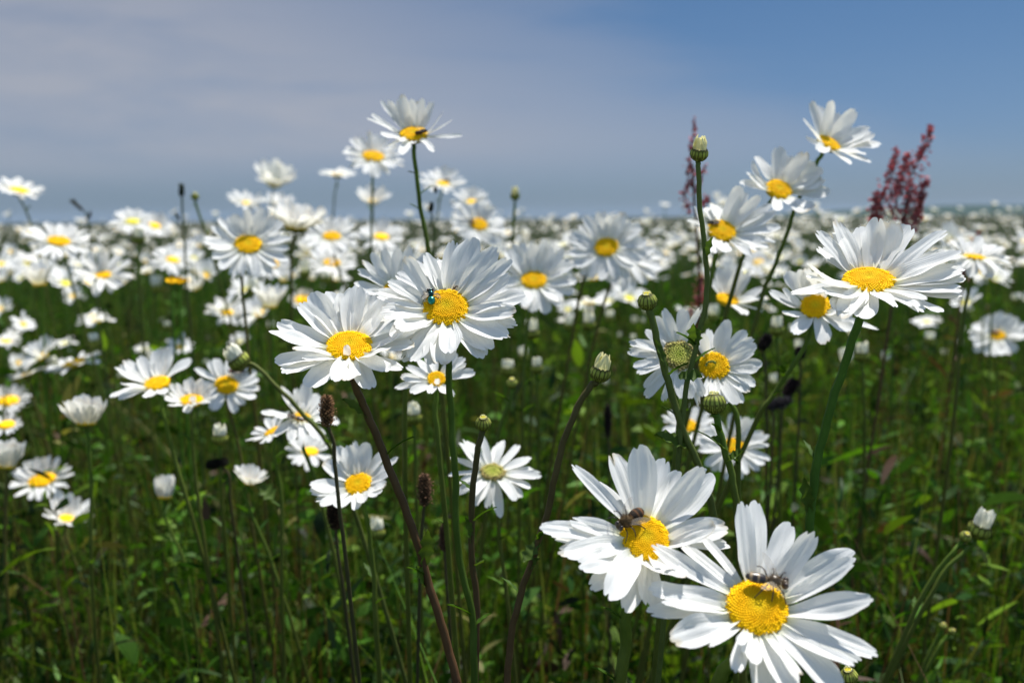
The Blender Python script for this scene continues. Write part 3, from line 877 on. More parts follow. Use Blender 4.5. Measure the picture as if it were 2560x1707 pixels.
# ------------------------------------------------------------------ the daisies further back: label, x, y, disc half width, aspect, lean, width, keywords
MID = [
    ('daisy at the left edge held above the horizon on a slanting stem', 45, 436, 22, .25, 6, 100, dict(eb=30, ef=8, way=[(58, 480), (78, 540), (100, 640)])),
    ('open daisy on the far left with a wide flat disc, below the horizon line', 135, 553, 24, .42, 3, 128, dict(eb=30, ef=-5, way=[(150, 600), (180, 700)])),
    ('pale disced daisy touching another daisy, left one of the pair at the horizon', 304, 508, 16, .4, -4, 84, dict(kind='young', eb=30)),
    ('yellow disced daisy touching a pale one, right one of the pair at the horizon', 354, 518, 15, .45, 6, 78, dict(eb=35)),
    ('big blurred daisy with a full orange yellow disc, left of the centre under the horizon', 570, 560, 30, .68, -4, 172, dict(eb=32, ef=-8, n=24, way=[(556, 620), (562, 720), (580, 900)])),
    ('small daisy with a dark insect, right below the big orange disced daisy', 621, 604, 19, .58, 5, 92, dict(eb=40)),
    ('half open creamy daisy with petals cupped upwards, against the sky left of the tall pair', 630, 418, 18, .42, 6, 78, dict(kind='young', eb=58, ef=46, wid=1.0, Lw=46, n=24, way=[(625, 460), (615, 520)])),
    ('small daisy seen edge on against the sky, left of the tall pair', 775, 399, 15, .12, 0, 78, dict(eb=12, ef=8, way=[(770, 440), (765, 500)])),
    ('daisy just left of and below the topmost daisy, against the sky', 857, 358, 24, .45, 4, 128, dict(eb=34, ef=-8, n=24, way=[(856, 420), (853, 520), (852, 620)])),
    ('daisy with a small insect on a dark stem, right of the long topmost stem', 1018, 421, 15, .35, 4, 94, dict(eb=32, ef=5, way=[(1010, 460), (1000, 540)])),
    ('small cupped daisy crossed by the stem of the taller left daisy', 856, 462, 13, .32, 0, 76, dict(eb=42, ef=32, wid=1.1, Lw=36)),
    ('daisy right above the daisy with a bee at its left rim', 1082, 463, 12, .4, -8, 84, dict(eb=35, wid=1.2)),
    ('daisy with a bee at the left rim of its disc, near the horizon', 1100, 515, 20, .65, 12, 112, dict(eb=34, ef=-6, wid=1.2)),
    ('daisy with a clear oval disc, upper one of two stacked left of the long stems', 762, 542, 20, .48, 0, 116, dict(eb=30, n=22, wid=1.1)),
    ('daisy with a petal folded over its disc, lower one of two stacked', 762, 603, 19, .42, 2, 108, dict(eb=30, ef=6, n=20, extra=[(180, 110, .5, 1.2)])),
    ('daisy to the left of the long topmost stem, its disc beside the nearer stem', 876, 543, 18, .45, 4, 100, dict(eb=36)),
    ('ragged daisy with a brown insect, above the big orange disced daisy', 568, 466, 12, .3, 0, 84, dict(eb=40, ef=10, ragged=.5)),
    ('large daisy seen from the side, petals fanned upward hiding its disc', 682, 518, 26, .10, 4, 142, dict(eb=58, ef=30, n=28, wid=1.0, Lw=64, way=[(672, 560), (670, 700)])),
    ('daisy on the left with long petals drooping to both sides', 237, 631, 17, .45, -6, 120, dict(eb=48, ef=-5, ragged=.3)),
    ('daisy left of centre behind the bud, a yellow oval disc', 397, 596, 15, .45, 5, 90, dict(eb=30)),
    ('tiny daisy at the far left edge with a pale disc', 65, 606, 10, .5, 0, 62, dict(kind='young')),
    ('small low daisy with drooping side petals, left of the sharp pair', 521, 716, 15, .5, 4, 84, dict(eb=30, ragged=.3)),
    ('bluish shaded daisy behind the sharp left daisy, orange disc turned to us', 695, 688, 19, .55, 0, 66, dict(eb=62, ef=10)),
    ('open daisy right of the fly daisy, disc shaded along the top', 1226, 642, 29, .68, 0, 176, dict(eb=42, ef=-8, n=22, wid=1.2, way=[(1215, 720), (1205, 820), (1200, 950)])),
    ('round faced daisy in the centre right with many crowded petals', 1393, 567, 27, .78, -5, 162, dict(eb=28, ef=-8, n=30, wid=1.1, way=[(1350, 620), (1320, 740)])),
    ('daisy behind the round faced one, its lower petals hanging to the right', 1438, 590, 24, .55, 25, 150, dict(eb=20, ef=-18, n=24, way=[(1400, 660), (1370, 760)])),
    ('daisy at the right edge with a small reddish insect on its disc', 2292, 770, 16, .66, 0, 112, dict(eb=35, ef=-5, wid=1.3)),
    ('big blurred daisy turned away behind the large right daisy', 2238, 590, 24, .15, 10, 150, dict(eb=35, ef=-25, n=24, d=.62)),
    ('small daisy framed by stems, below the faded seedy one', 1582, 976, 20, .68, 20, 110, dict(eb=25, d=.70)),
    ('daisy under the round striped bud, with a little green leaf across its disc', 1686, 1024, 24, .76, 8, 148, dict(d=.62, eb=25, n=22, way=[(1690, 1100), (1700, 1200)])),
    ('faded daisy with a greenish disc crossed by a thin stem, in the lower middle', 1132, 1084, 27, .62, 4, 176, dict(kind='old', eb=20, ef=-14, n=20, ragged=.35, d=.5)),
    ('cupped daisy with a petal folded onto its disc, middle of the three on the left', 440, 917, 25, .45, -3, 118, dict(eb=52, ef=20, n=20, wid=1.2, d=.60, extra=[(180, 105, .55, 1.0), (195, 95, .5, .9)])),
    ('shaded daisy behind the leaning cream bud, right one of the three on the left', 520, 883, 26, .76, 2, 136, dict(eb=25, ef=-8, wid=1.2, d=.66, n=17)),
    ('small daisy seen from the left side, joined to the one with the hoverfly', 624, 990, 18, .3, -30, 110, dict(eb=30, ef=5, n=13, d=.58)),
    ('daisy with a brown hoverfly, left of the brown plantain head', 694, 957, 20, .5, 12, 150, dict(eb=38, ef=-12, ragged=.25, n=17, d=.56, wid=1.2)),
    ('shaded daisy low behind stems, left of the broad petalled one', 712, 1036, 19, .55, 0, 100, dict(eb=25, n=16, d=.7)),
    ('daisy cut by the left edge, upper one of two there', 18, 919, 24, .48, -8, 96, dict(eb=45, ef=-5)),
    ('daisy cut by the left edge, lower one of two there', 14, 974, 19, .5, -10, 66, dict(eb=40, d=.78)),
    ('daisy in the lower left with upright narrow petals and a tilted disc', 96, 1101, 29, .48, -14, 132, dict(eb=52, ef=-10, n=22, way=[(115, 1150), (160, 1260)])),
    ('half open daisy crossed by a dark stem at the lower left', 153, 1189, 17, .5, 8, 90, dict(d=.80, eb=60, ef=25, n=15, wid=1.2, Lw=50)),
    ('small cupped daisy lying sideways above a toothed leaf', 572, 1106, 13, .35, 15, 76, dict(eb=60, ef=40, n=15, wid=1.2, Lw=38, d=.62, leaves=[(592, 1112, 632, 1146, .012)])),
    ('bluish daisy seen from its side over the grass at the left', 170, 832, 27, .10, -22, 122, dict(eb=18, ef=2, n=18)),
    ('blurred bluish daisy turned away, left of the side on daisy', 62, 858, 15, .05, -20, 76, dict(d=.95, eb=15, ef=10, n=14)),
    ('white half closed daisy like a cup, below the three on the left', 198, 968, 22, .12, 0, 66, dict(eb=70, ef=62, n=26, wid=0.9, d=.62, Lw=58)),
    ('small closed daisy like a knob in the lower left', 378, 1138, 16, .2, 3, 38, dict(eb=88, ef=84, n=22, wid=1.0, d=.68, Lw=46)),
    ('cream half closed daisy cut by the left edge', 16, 1068, 18, .2, 5, 50, dict(eb=74, ef=68, n=22, wid=1.0, d=.72, Lw=56)),
    ('small blurred daisy below the black bee daisy with a dull orange disc', 1742, 602, 12, .6, 0, 66, dict(eb=28)),
    ('small blurred daisy at the right seen over the grass below the big daisy', 2128, 738, 10, .2, 0, 62, dict(d=1.2, eb=15)),
    ('small daisy cut by the left edge over dark grass', 14, 782, 12, .3, 0, 62, dict(d=1.1, eb=25)),
    ('faint daisy at the horizon between tall daisy stems', 640, 468, 11, .2, 0, 60, dict(eb=40, ef=20, Lw=30)),
]
HM = {}
for row in MID:
    lab, x, y, a, asp, lean, w, kw = row
    kw = dict(kw)
    HM[(x, y)] = daisy(lab, x, y, a, asp, lean, w=w, detail=1 if w > 100 else 0, srad=0.0010, col=[GREEN, (.08, .14, .016), (.10, .10, .022)][len(lab) % 3], **kw)


# ------------------------------------------------------------------ buds
def bud(label, x, y, w, way, lean=0, tuft='green', d=None, asp=0.25, col=GREEN, col2=BROWN, leaves=(), rad=None, detail=1, srad=0.0011):
    CNT[0] += 1
    seed = CNT[0] * 17
    rs = np.random.default_rng(seed)
    if d is None:
        d = 0.012 * FPX / (w * S)
    c = Q(x, y, d)
    r = w * S * d / FPX / 2
    nrm, e1, e2 = head_frame(c, asp, lean)
    root = empty('daisy_bud', root_for(c, way, d))
    tag(root, label, 'flower bud')
    make_stem(root, c - nrm * r * 0.65, nrm, way, d, srad, col, col2, 10 if detail > 1 else 7, leaves, seed=seed)
    a = Acc()
    calyx_mesh(a, c, nrm, e1, e2, r, seed, nb=15, depth=0.9, over=1.15 if tuft == 'green' else .6)
    ellipsoid(a, c, nrm * r * (0.86 if tuft == 'green' else 0.72), e1 * r * 0.93, e2 * r * 0.93, (0.24, 0.27, 0.06), 7, 14)
    a.build('calyx', M_bract, root)
    if tuft == 'green':
        a = Acc()
        disc_mesh(a, c + nrm * r * 0.78, nrm, e1, e2, r * 0.42, 60, 'young', seed)
        a.build('disc', M_disc, root)
    cfg = {'green': (14, .28, 95, .22, (1.0, 1.0, .60)), 'open': (20, 1.6, 105, .42, (1.0, .94, .52)), 'white': (18, 1.6, 97, .55, (1, 1, .95)),
           'cream': (20, 1.45, 101, .55, (.98, .96, .80))}[tuft]
    npet, Lp, el, wf, tone = cfg
    for k in range(npet):
        ph = 2 * math.pi * (k + .3 * rs.uniform(-1, 1)) / npet
        pa = Acc()
        petal_grid(pa, c + nrm * r * (.30 if tuft != 'green' else .80), nrm, e1, e2, r * (.74 if tuft != 'green' else .44), ph, R(el + rs.normal(0, 4)), r * Lp * rs.uniform(.72, 1.18),
                   r * wf * rs.uniform(.8, 1.2), -R(6) if tuft == 'white' else -R(22), rs.normal(0, .25), rs.normal(0, .1), .2, .05, 7, 5, seed + k, 1.0,
                   R(-14) if tuft != 'green' else .6, .06)
        pa.c = [q * np.array(tone) for q in pa.c]
        pa.build('petal', M_cream if tuft != 'white' else M_petal, root)
    return root


bud('tall bud with a cream tip on a long green stem reaching above the horizon', 1606, 352, 41,
    [(1604, 385), (1608, 480), (1622, 600), (1622, 690), (1602, 780), (1575, 900), (1560, 1040)], lean=8, tuft='open', d=.36, asp=.22, detail=2,
    col=(0.13, 0.17, 0.035), col2=(0.09, 0.12, 0.03), leaves=[(1621, 600, 1632, 545, .004), (1600, 795, 1592, 745, .006)], srad=.00085)
bud('green striped bud with a stray white floret, above the faded seedy daisy', 1487, 692, 44,
    [(1493, 715), (1512, 790), (1528, 850), (1545, 910), (1570, 990), (1608, 1075), (1640, 1180)], lean=-4, tuft='green', d=.36, asp=.35, detail=2,
    col=(0.11, 0.15, 0.03), col2=(0.10, 0.12, 0.03), srad=.0012,
    leaves=[(1560, 870, 1612, 862, .008), (1530, 850, 1512, 780, .004), (1575, 1030, 1510, 992, .008)])
bud('cream petalled bud bursting from its striped cup on a curved brown stem', 1379, 856, 47,
    [(1358, 885), (1320, 950), (1285, 1050), (1262, 1160), (1225, 1280), (1195, 1370), (1172, 1480), (1165, 1620)], lean=14, tuft='open', d=.35, asp=.2, detail=2,
    col=(0.085, 0.085, 0.022), col2=(0.10, 0.048, 0.026), srad=.0011, leaves=[(1240, 1245, 1200, 1290, .006), (1215, 1310, 1235, 1280, .004)])
bud('round closed bud with dark striped bracts in front of the lower right flowers', 1641, 926, 52,
    [(1646, 960), (1660, 1020), (1680, 1090), (1690, 1160), (1700, 1300)], lean=-3, tuft='green', d=.34, asp=.12, detail=2, leaves=[(1668, 1035, 1640, 1000, .005), (1672, 1060, 1705, 1035, .006)])
bud('small pale green bud on a reddish stem in the middle of the picture', 1110, 972, 36,
    [(1103, 1010), (1090, 1090), (1083, 1250), (1096, 1400), (1090, 1620)], tuft='green', d=.38, asp=.5, col=(0.08, 0.09, 0.025), col2=(0.10, 0.035, 0.025), detail=2,
    leaves=[(1083, 1250, 1075, 1190, .004), (1092, 1300, 1112, 1285, .004)])
bud('cream bud on a leaning stem above the shaded left daisy', 548, 828, 50, [(575, 835), (640, 892), (700, 955), (755, 1020), (800, 1130)], lean=-38, tuft='cream', d=.52, asp=.2,
    col=(0.13, 0.15, 0.03), col2=(0.07, 0.09, 0.02))
bud('yellow green bud at the bottom edge below the nearest daisy', 1950, 1552, 40, [(1962, 1600)], lean=-10, tuft='green', d=.33, asp=.6)
bud('white wilting bud beside a small yellow bud on the right', 2250, 1215, 52, [(2235, 1250), (2180, 1300), (2120, 1400)], lean=20, tuft='white', d=.52, asp=.3)
bud('small yellow bud beside the white wilting bud on the right', 2217, 1232, 26, [(2195, 1260), (2140, 1330), (2080, 1450)], lean=30, tuft='green', d=.5, asp=.6)
bud('tiny paired bud near the lower right corner, upper one', 2166, 1438, 18, [(2150, 1470), (2110, 1560)], lean=10, tuft='green', d=.6, asp=.4)
bud('tiny paired bud near the lower right corner, lower one', 2186, 1450, 17, [(2160, 1480), (2115, 1570)], lean=40, tuft='green', d=.61, asp=.4)
bud('pale bud on a thin stem right of the half hidden daisy', 1176, 880, 26, [(1175, 910), (1150, 980), (1130, 1080)], tuft='green', d=.55, asp=.45)
bud('small bud against the sky right of the grey thistle like bud', 448, 452, 18, [(455, 485), (475, 540)], tuft='green', d=.95, asp=.3)
bud('small cream bud against the sky, alone in the middle', 1183, 450, 22, [(1181, 490), (1178, 560)], tuft='open', d=.9, asp=.3)
bud('white bud under the horizon on the left, on a dark stem', 318, 548, 28, [(318, 590), (322, 680)], tuft='cream', d=.85, asp=.3)
bud('white drop shaped bud below the three left daisies', 505, 1006, 36, [(506, 1050), (510, 1150)], tuft='cream', d=.62, asp=.2)
bud('white drop shaped bud behind the stem of the half hidden daisy', 950, 958, 38, [(952, 1000), (955, 1100)], tuft='cream', d=.6, asp=.2)
bud('blurred white bud right of the fly daisy, over dark grass', 1222, 764, 34, [(1222, 800), (1220, 900)], tuft='cream', d=.75, asp=.2)
bud('white bud low behind the thick brown stem', 866, 1222, 38, [(866, 1260), (866, 1380)], tuft='cream', d=.62, asp=.2)
bud('small grey white bud above the right of the half hidden daisy', 1233, 845, 28, [(1234, 880), (1236, 950)], tuft='cream', d=.72, asp=.2)
bud('white bud right of the caterpillar daisy, over a black plantain head', 1784, 756, 34, [(1785, 790), (1790, 880)], tuft='cream', d=.72, asp=.2)
bud('white bud just right of the large right daisy stem', 1980, 816, 34, [(1980, 850), (1985, 950)], tuft='cream', d=.72, asp=.2)
bud('blurred pale bud left of the round faced daisy stem', 1352, 745, 32, [(1352, 790), (1350, 860)], tuft='cream', d=.85, asp=.2)

# ------------------------------------------------------------------ sorrel spikes and plantain heads


def sorrel(label, branches, stem, d, dens=1.0, size=0.0022, tone=(0.60, 0.16, 0.175)):
    CNT[0] += 1
    rs = np.random.default_rng(CNT[0] * 7)
    root = empty('sorrel', root_for(Q(stem[0][0], stem[0][1], d), stem, d))
    tag(root, label, 'wild flower', 'red sorrel spikes')
    make_stem(root, Q(stem[0][0], stem[0][1], d), None, stem[1:], d, 0.0010, (0.10, 0.03, 0.025), (0.09, 0.06, 0.025), 7)
    oc = np.array([[1, 0, 0], [0, 1, 0], [-1, 0, 0], [0, -1, 0], [0, 0, 1], [0, 0, -1]], float)
    of = np.array([[0, 1, 4], [1, 2, 4], [2, 3, 4], [3, 0, 4], [1, 0, 5], [2, 1, 5], [3, 2, 5], [0, 3, 5]])
    for br in branches:
        pts = catmull([Q(bx, by, d + rs.uniform(-.01, .01)) for bx, by, _ in br], 12)
        wd = np.interp(np.linspace(0, 1, len(pts)), np.linspace(0, 1, len(br)), [b[2] for b in br]) * S * d / FPX
        a = Acc()
        tube(a, pts, 0.0005, 5, (0.10, 0.03, 0.025))
        for k in range(int(dens * 5 * len(pts))):
            i = rs.integers(0, len(pts))
            if rs.uniform() < 0.25 * (1 + math.sin(i * 1.7)):
                continue
            c = pts[i] + rs.normal(0, 1, 3) * wd[i] * .75 + np.array([0, 0, rs.uniform(-.002, .002)])
            m = np.linalg.qr(rs.normal(size=(3, 3)))[0]
            v = c + (oc * np.array([1, .8, .35]) * size * rs.uniform(.6, 1.2)) @ m
            col = np.array(tone) * rs.uniform(.45, 1.25) + np.array([0.05, .03, .02]) * rs.uniform(0, 1)
            a.add(v, of, col)
        a.build('seed_spike', M_sorrel, root, smooth=False)
    return root


sorrel('dark red sorrel cluster with many spikes, right of the big sharp daisy top',
       [[(2137, 295, 4), (2122, 340, 10), (2100, 390, 14), (2070, 440, 16), (2045, 500, 14)], [(2058, 348, 5), (2048, 400, 10), (2030, 450, 14), (2010, 500, 10)],
        [(2082, 355, 5), (2072, 400, 8), (2052, 450, 10)], [(2125, 415, 6), (2118, 450, 8), (2105, 490, 7)], [(2095, 420, 8), (2088, 470, 12), (2075, 520, 12)],
        [(2015, 440, 6), (2012, 480, 9), (2006, 520, 8)], [(2112, 470, 7), (2100, 515, 8), (2085, 545, 8)]],
       [(2085, 430), (2075, 520), (2060, 620), (2040, 760)], .78, 1.1)
sorrel('thin red sorrel spike behind the tall bud, against the sky',
       [[(1596, 280, 3), (1592, 320, 6), (1586, 360, 8), (1582, 400, 7)], [(1600, 395, 6), (1580, 430, 6), (1572, 460, 6), (1585, 480, 5)], [(1622, 380, 5), (1610, 410, 5), (1600, 440, 5)], [(1618, 455, 6), (1620, 470, 6)]],
       [(1590, 380), (1596, 480), (1604, 600)], .8, .4)
sorrel('faint red sorrel spike in front of the blurred right daisy', [[(2248, 535, 4), (2232, 570, 8), (2216, 605, 10), (2212, 640, 7)]], [(2216, 620), (2205, 700), (2195, 800)], 1.0, .6, tone=(0.62, 0.26, 0.25))
sorrel('reddish sorrel among stems left of the cupped daisy', [[(1612, 630, 5), (1608, 665, 9), (1605, 700, 9)], [(1590, 700, 5), (1585, 760, 8)]], [(1606, 680), (1600, 780), (1598, 900)], .9, .8)


def plantain(label, x, y, L, W, way, d, lean=0, col=(0.24, 0.13, 0.065), col_b=(0.05, 0.03, 0.016)):
    CNT[0] += 1
    rs = np.random.default_rng(CNT[0])
    c = Q(x, y, d)
    l, r = .92 * L * S * d / FPX / 2, .86 * W * S * d / FPX / 2
    ax = unit(math.cos(R(lean)) * UP + math.sin(R(lean)) * RIGHT)
    b = unit(np.cross(ax, FWD))
    cc = np.cross(ax, b)
    root = empty('plantain', root_for(c, way, d))
    tag(root, label, 'wild plant', 'ribwort plantain heads')
    make_stem(root, c - ax * l * .9, None, way, d, .0008, (0.07, 0.06, 0.025), (0.05, 0.05, 0.02), 6)
    a = Acc()
    ellipsoid(a, c, ax * l * .95, b * r * .8, cc * r * .8, col_b, 9, 10)
    nf = 150
    k = np.arange(nf)
    zz = 1 - 2 * (k + .5) / nf
    th = k * 2.39996
    for i in range(nf):
        rr = math.sqrt(max(0, 1 - zz[i] ** 2)) ** .7
        dirv = math.cos(th[i]) * b + math.sin(th[i]) * cc
        p = c + ax * l * zz[i] + dirv * r * rr * .85
        o = unit(dirv + ax * .7 * rs.uniform(.4, 1))
        s = r * .34 * rs.uniform(.7, 1.2)
        t1 = unit(np.cross(o, ax)) * s * .55
        t2 = np.cross(o, t1)
        q = np.array(col) * rs.uniform(.4, 1.4)
        a.add(np.array([p - t1, p + t2, p + t1, p - t2, p + o * s * 1.3]), np.array([[0, 1, 4], [1, 2, 4], [2, 3, 4], [3, 0, 4]]), q)
    for i in range(46):
        th_ = rs.uniform(0, 6.28)
        dirv = math.cos(th_) * b + math.sin(th_) * cc
        p = c + ax * l * rs.uniform(-.9, .6) + dirv * r * .8
        e = p + dirv * r * rs.uniform(.3, .7) + ax * rs.normal(0, .2) * r
        s = r * .13
        a.add(np.array([e + ax * s, e + b * s, e - ax * s, e - b * s, e + cc * s, e - cc * s]),
              np.array([[0, 1, 4], [1, 2, 4], [2, 3, 4], [3, 0, 4], [1, 0, 5], [2, 1, 5], [3, 2, 5], [0, 3, 5]]), np.array(col) * 1.7 if rs.uniform() < .5 else np.array(col) * .7)
    a.build('seed_head', M_plantain, root, smooth=False)


plantain('brown plantain head right of the hoverfly daisy, below the sharp left daisy', 751, 944, 78, 36, [(765, 1010), (770, 1080), (790, 1250)], .42)
plantain('brown plantain head with pale tip, right of the thick brown stem', 975, 1125, 80, 34, [(972, 1180), (965, 1300)], .46, col=(0.15, 0.085, 0.05))
plantain('dark plantain head under the broad petalled daisy', 768, 1185, 66, 36, [(772, 1230), (785, 1330)], .5, lean=-8, col=(.05, .028, .018), col_b=(.012, .008, .006))
plantain('pinkish brown plantain head low behind the leaf of the thick brown stem', 1020, 1235, 66, 26, [(1022, 1280), (1030, 1400)], .5, col=(.12, .06, .05))
plantain('upright black plantain head below the bursting cream bud', 1396, 966, 84, 20, [(1398, 1020), (1400, 1120)], .66, col=(.03, .02, .018), col_b=(.01, .008, .008))
plantain('black plantain head under the white bud, right of the caterpillar daisy', 1757, 786, 44, 28, [(1755, 820), (1760, 920)], .66, lean=30, col=(.016, .012, .012), col_b=(.006, .005, .006))
plantain('small round black plantain head right of the caterpillar daisy', 1838, 810, 30, 24, [(1838, 840), (1836, 930)], .7, col=(.02, .015, .015), col_b=(.008, .006, .007))
plantain('grey slanting plantain head, lower one of the crossed dark pair', 1790, 926, 64, 28, [(1775, 950), (1772, 1050)], .66, lean=72, col=(.05, .045, .05), col_b=(.012, .01, .012))
plantain('black slanting plantain head, upper one of the crossed dark pair', 1815, 890, 50, 30, [(1800, 920), (1790, 1050)], .7, lean=32, col=(.03, .018, .02), col_b=(.008, .006, .007))
plantain('black plantain head lying sideways at the left of the picture', 498, 1064, 56, 26, [(520, 1080), (530, 1160)], .62, lean=78, col=(.02, .018, .014), col_b=(.008, .007, .006))

# ------------------------------------------------------------------ insects


def insect(name, label, cat, hero, x, y, L, hx, hy, style, lift=0.35, group=None):
    """x, y: body centre; (hx, hy): direction of the head in the image; L: body length in 2352-frame pixels"""
    hd = hero
    d = hd['d']
    # drop the body on the disc: ray through the pixel meets the plane of the disc top
    ray = Q(x, y, 1.0) - CAM
    n = hd['n']
    l = L * S * d / FPX
    p0 = hd['c'] + n * (hd['rad'] * 0.22 + l * lift * 0.55)
    tpl = ((p0 - CAM) @ n) / (ray @ n)
    c = CAM + ray * tpl
    f = RIGHT * hx - UP * hy
    f = unit(f - (f @ n) * n)
    if abs(np.linalg.norm(f)) < .5:
        f = hd['e2']
    s = np.cross(n, f)
    root = empty(name, c)
    tag(root, label, cat, group)
    a = Acc()
    st = style
    lab, wab, hab = st['ab']
    th = st['th']
    dk = np.array(st['dark'])
    bands = st.get('band')

    def abd(u, t_):
        k = math.cos(u)
        if bands is not None:
            return np.array(bands) if (math.sin(k * 9.5 + 0.6) > 0.55) else dk
        return np.array(st['abcol']) if k < .55 else dk
    ellipsoid(a, c - f * l * .24, f * l * lab, s * l * wab, n * l * hab, dk, 22, 16, abd)
    ellipsoid(a, c + f * l * .16 + n * l * .02, f * l * th[0], s * l * th[1], n * l * th[2], st['thcol'], 10, 14)
    ellipsoid(a, c + f * l * .41 - n * l * .03, f * l * .085, s * l * st['hw'], n * l * .12, st['headcol'], 8, 12)
    rh = np.random.default_rng(3)
    for k in range(st.get('hair', 0)):
        q = unit(rh.normal(size=3))
        q[2] = abs(q[2])
        b0 = c + f * l * .16 + n * l * .02 + f * l * th[0] * q[0] + s * l * th[1] * q[1] + n * l * th[2] * q[2]
        o = unit(f * q[0] + s * q[1] + n * q[2] + rh.normal(0, .3, 3))
        t1 = unit(np.cross(o, rh.normal(size=3))) * l * .007
        a.add(np.array([b0 - t1, b0 + t1, b0 + o * l * .075]), np.array([[0, 1, 2]]), np.array(st['thcol']) * rh.uniform(1.0, 2.6))
    bo = a.build('body', st['mat'], root)
    for sg in (-1, 1):
        e = Acc()
        ellipsoid(e, c + f * l * .42 + s * l * st['hw'] * .62 * sg, f * l * .075, s * l * .07, n * l * .11, st['eye'], 8, 10)
        e.build('eye', M_chitin, root)
        w = Acc()
        b = c + f * l * .18 + s * l * th[1] * .7 * sg + n * l * th[2] * .7
        dirv = unit(-f * st['wf'] + s * sg * st['ws'] + n * st['wn'])
        side = unit(np.cross(n, dirv)) * 1.0
        t = np.linspace(0, 1, 8)
        ww = np.sin(np.clip(t * .9 + .08, 0, 1) * math.pi) ** .6 * l * .12
        v = np.concatenate([b + np.outer(t * l * .62, dirv) + np.outer(ww, side), b + np.outer(t * l * .62, dirv) - np.outer(ww, side) * .8])
        fc = np.array([[i, i + 1, 8 + i + 1, 8 + i] for i in range(7)])
        w.add(v, fc, st['wing'])
        w.build('wing', M_wing, root)
        for k, (fx, sp, bk) in enumerate(((.28, .34, .22), (.14, .42, .0), (.02, .40, -.34))):
            lg = Acc()
            b0 = c + f * l * fx + s * sg * l * th[1] * .6 - n * l * .06
            kn = b0 + s * sg * l * sp * .55 + n * l * .06 + f * l * bk * .4
            ft = b0 + s * sg * l * sp + f * l * bk - n * l * (lift * .5 + .02)
            tube(lg, catmull([b0, kn, ft], 5), np.linspace(.022, .010, 11) * l, 5, st['leg'])
            lg.build('leg', M_chitin, root)
    return root


BEE = dict(hair=260, ab=(.28, .185, .16), th=(.19, .185, .17), dark=(.025, .016, .010), band=(.17, .075, .03), abcol=(.12, .05, .02), thcol=(.10, .062, .025), hw=.14, headcol=(.08, .055, .03), eye=(.02, .012, .01),
           wf=.8, ws=.45, wn=.35, wing=(.5, .42, .32), leg=(.02, .014, .01), mat=M_fuzzy)
HOVER = dict(hair=110, ab=(.28, .135, .10), th=(.16, .14, .13), dark=(.018, .012, .010), band=(.24, .17, .09), abcol=(0, 0, 0), thcol=(.07, .045, .02), hw=.13, headcol=(.10, .07, .04), eye=(.05, .03, .02),
             wf=.7, ws=.75, wn=.5, wing=(.5, .42, .32), leg=(.03, .018, .01), mat=M_chitin)
GREENFLY = dict(ab=(.25, .19, .16), th=(.17, .17, .15), dark=(.008, .08, .07), abcol=(.02, .20, .15), thcol=(.008, .055, .06), hw=.17, headcol=(.01, .035, .035), eye=(.02, .012, .012),
                wf=.85, ws=.55, wn=.18, wing=(.3, .25, .2), leg=(.015, .012, .01), mat=M_metalgreen)
DARK = dict(BEE, hair=0, band=None, dark=(.012, .009, .008), abcol=(.06, .03, .015), thcol=(.03, .02, .012), headcol=(.015, .012, .01))

insect('bee', 'furry brown bee feeding at the disc edge of the front daisy', 'bee', HERO['D'], 1447, 1191, 80, -.75, .65, BEE)
insect('hoverfly', 'dark hoverfly with pale bands walking on the disc of the nearest daisy', 'hoverfly', HERO['E'], 1763, 1331, 98, .95, .28, HOVER)
insect('green_fly', 'shiny green bottle fly with spread wings on the sharp daisy disc', 'fly', HERO['B'], 990, 681, 47, -.08, -1, GREENFLY)
insect('small_fly', 'tiny dark fly at the back rim of the green fly daisy disc', 'fly', HERO['B'], 1046, 660, 14, .6, -.8, DARK)
insect('bee', 'black bee hanging at the disc rim behind the tall bud stem', 'bee', HERO['F'], 1640, 511, 26, -.9, .3, DARK)
insect('bee', 'dark bee at the right side of the topmost daisy disc', 'bee', HERO['I'], 967, 303, 30, .7, -.7, DARK)
insect('bee', 'dark bee at the left rim of the blurred daisy near the horizon', 'bee', HM[(1100, 515)], 1084, 509, 20, -.2, -1, DARK)
insect('small_fly', 'small dark fly on the daisy right of the long topmost stem', 'fly', HM[(1018, 421)], 1026, 414, 16, .6, -.6, DARK)
insect('bee', 'dark bee on the small daisy below the big orange disced daisy', 'bee', HM[(621, 604)], 622, 589, 20, .9, -.3, DARK)
insect('hoverfly', 'brown hoverfly on the daisy left of the brown plantain head', 'hoverfly', HM[(694, 957)], 680, 959, 42, -.95, -.1, dict(HOVER, band=(.2, .10, .05)))
insect('hoverfly', 'reddish brown hoverfly on the shaded daisy under the leaning bud', 'hoverfly', HM[(520, 883)], 545, 852, 40, .95, -.25, dict(HOVER, band=(.25, .10, .05)))
insect('small_fly', 'small reddish insect on the disc of the right edge daisy', 'fly', HM[(2292, 770)], 2286, 763, 18, -.7, -.6, dict(DARK, abcol=(.25, .08, .03), thcol=(.18, .06, .02)))
insect('small_beetle', 'tiny black beetle on a long lower right petal of the nearest daisy', 'beetle', dict(HERO['E'], c=HERO['E']['c'] - HERO['E']['n'] * .004), 1848, 1470, 18, -.9, -.2, DARK)
insect('small_beetle', 'tiny black beetle on the torn front petal of the nearest daisy', 'beetle', dict(HERO['E'], c=HERO['E']['c'] - HERO['E']['n'] * .006), 1690, 1506, 14, -.3, .9, DARK)
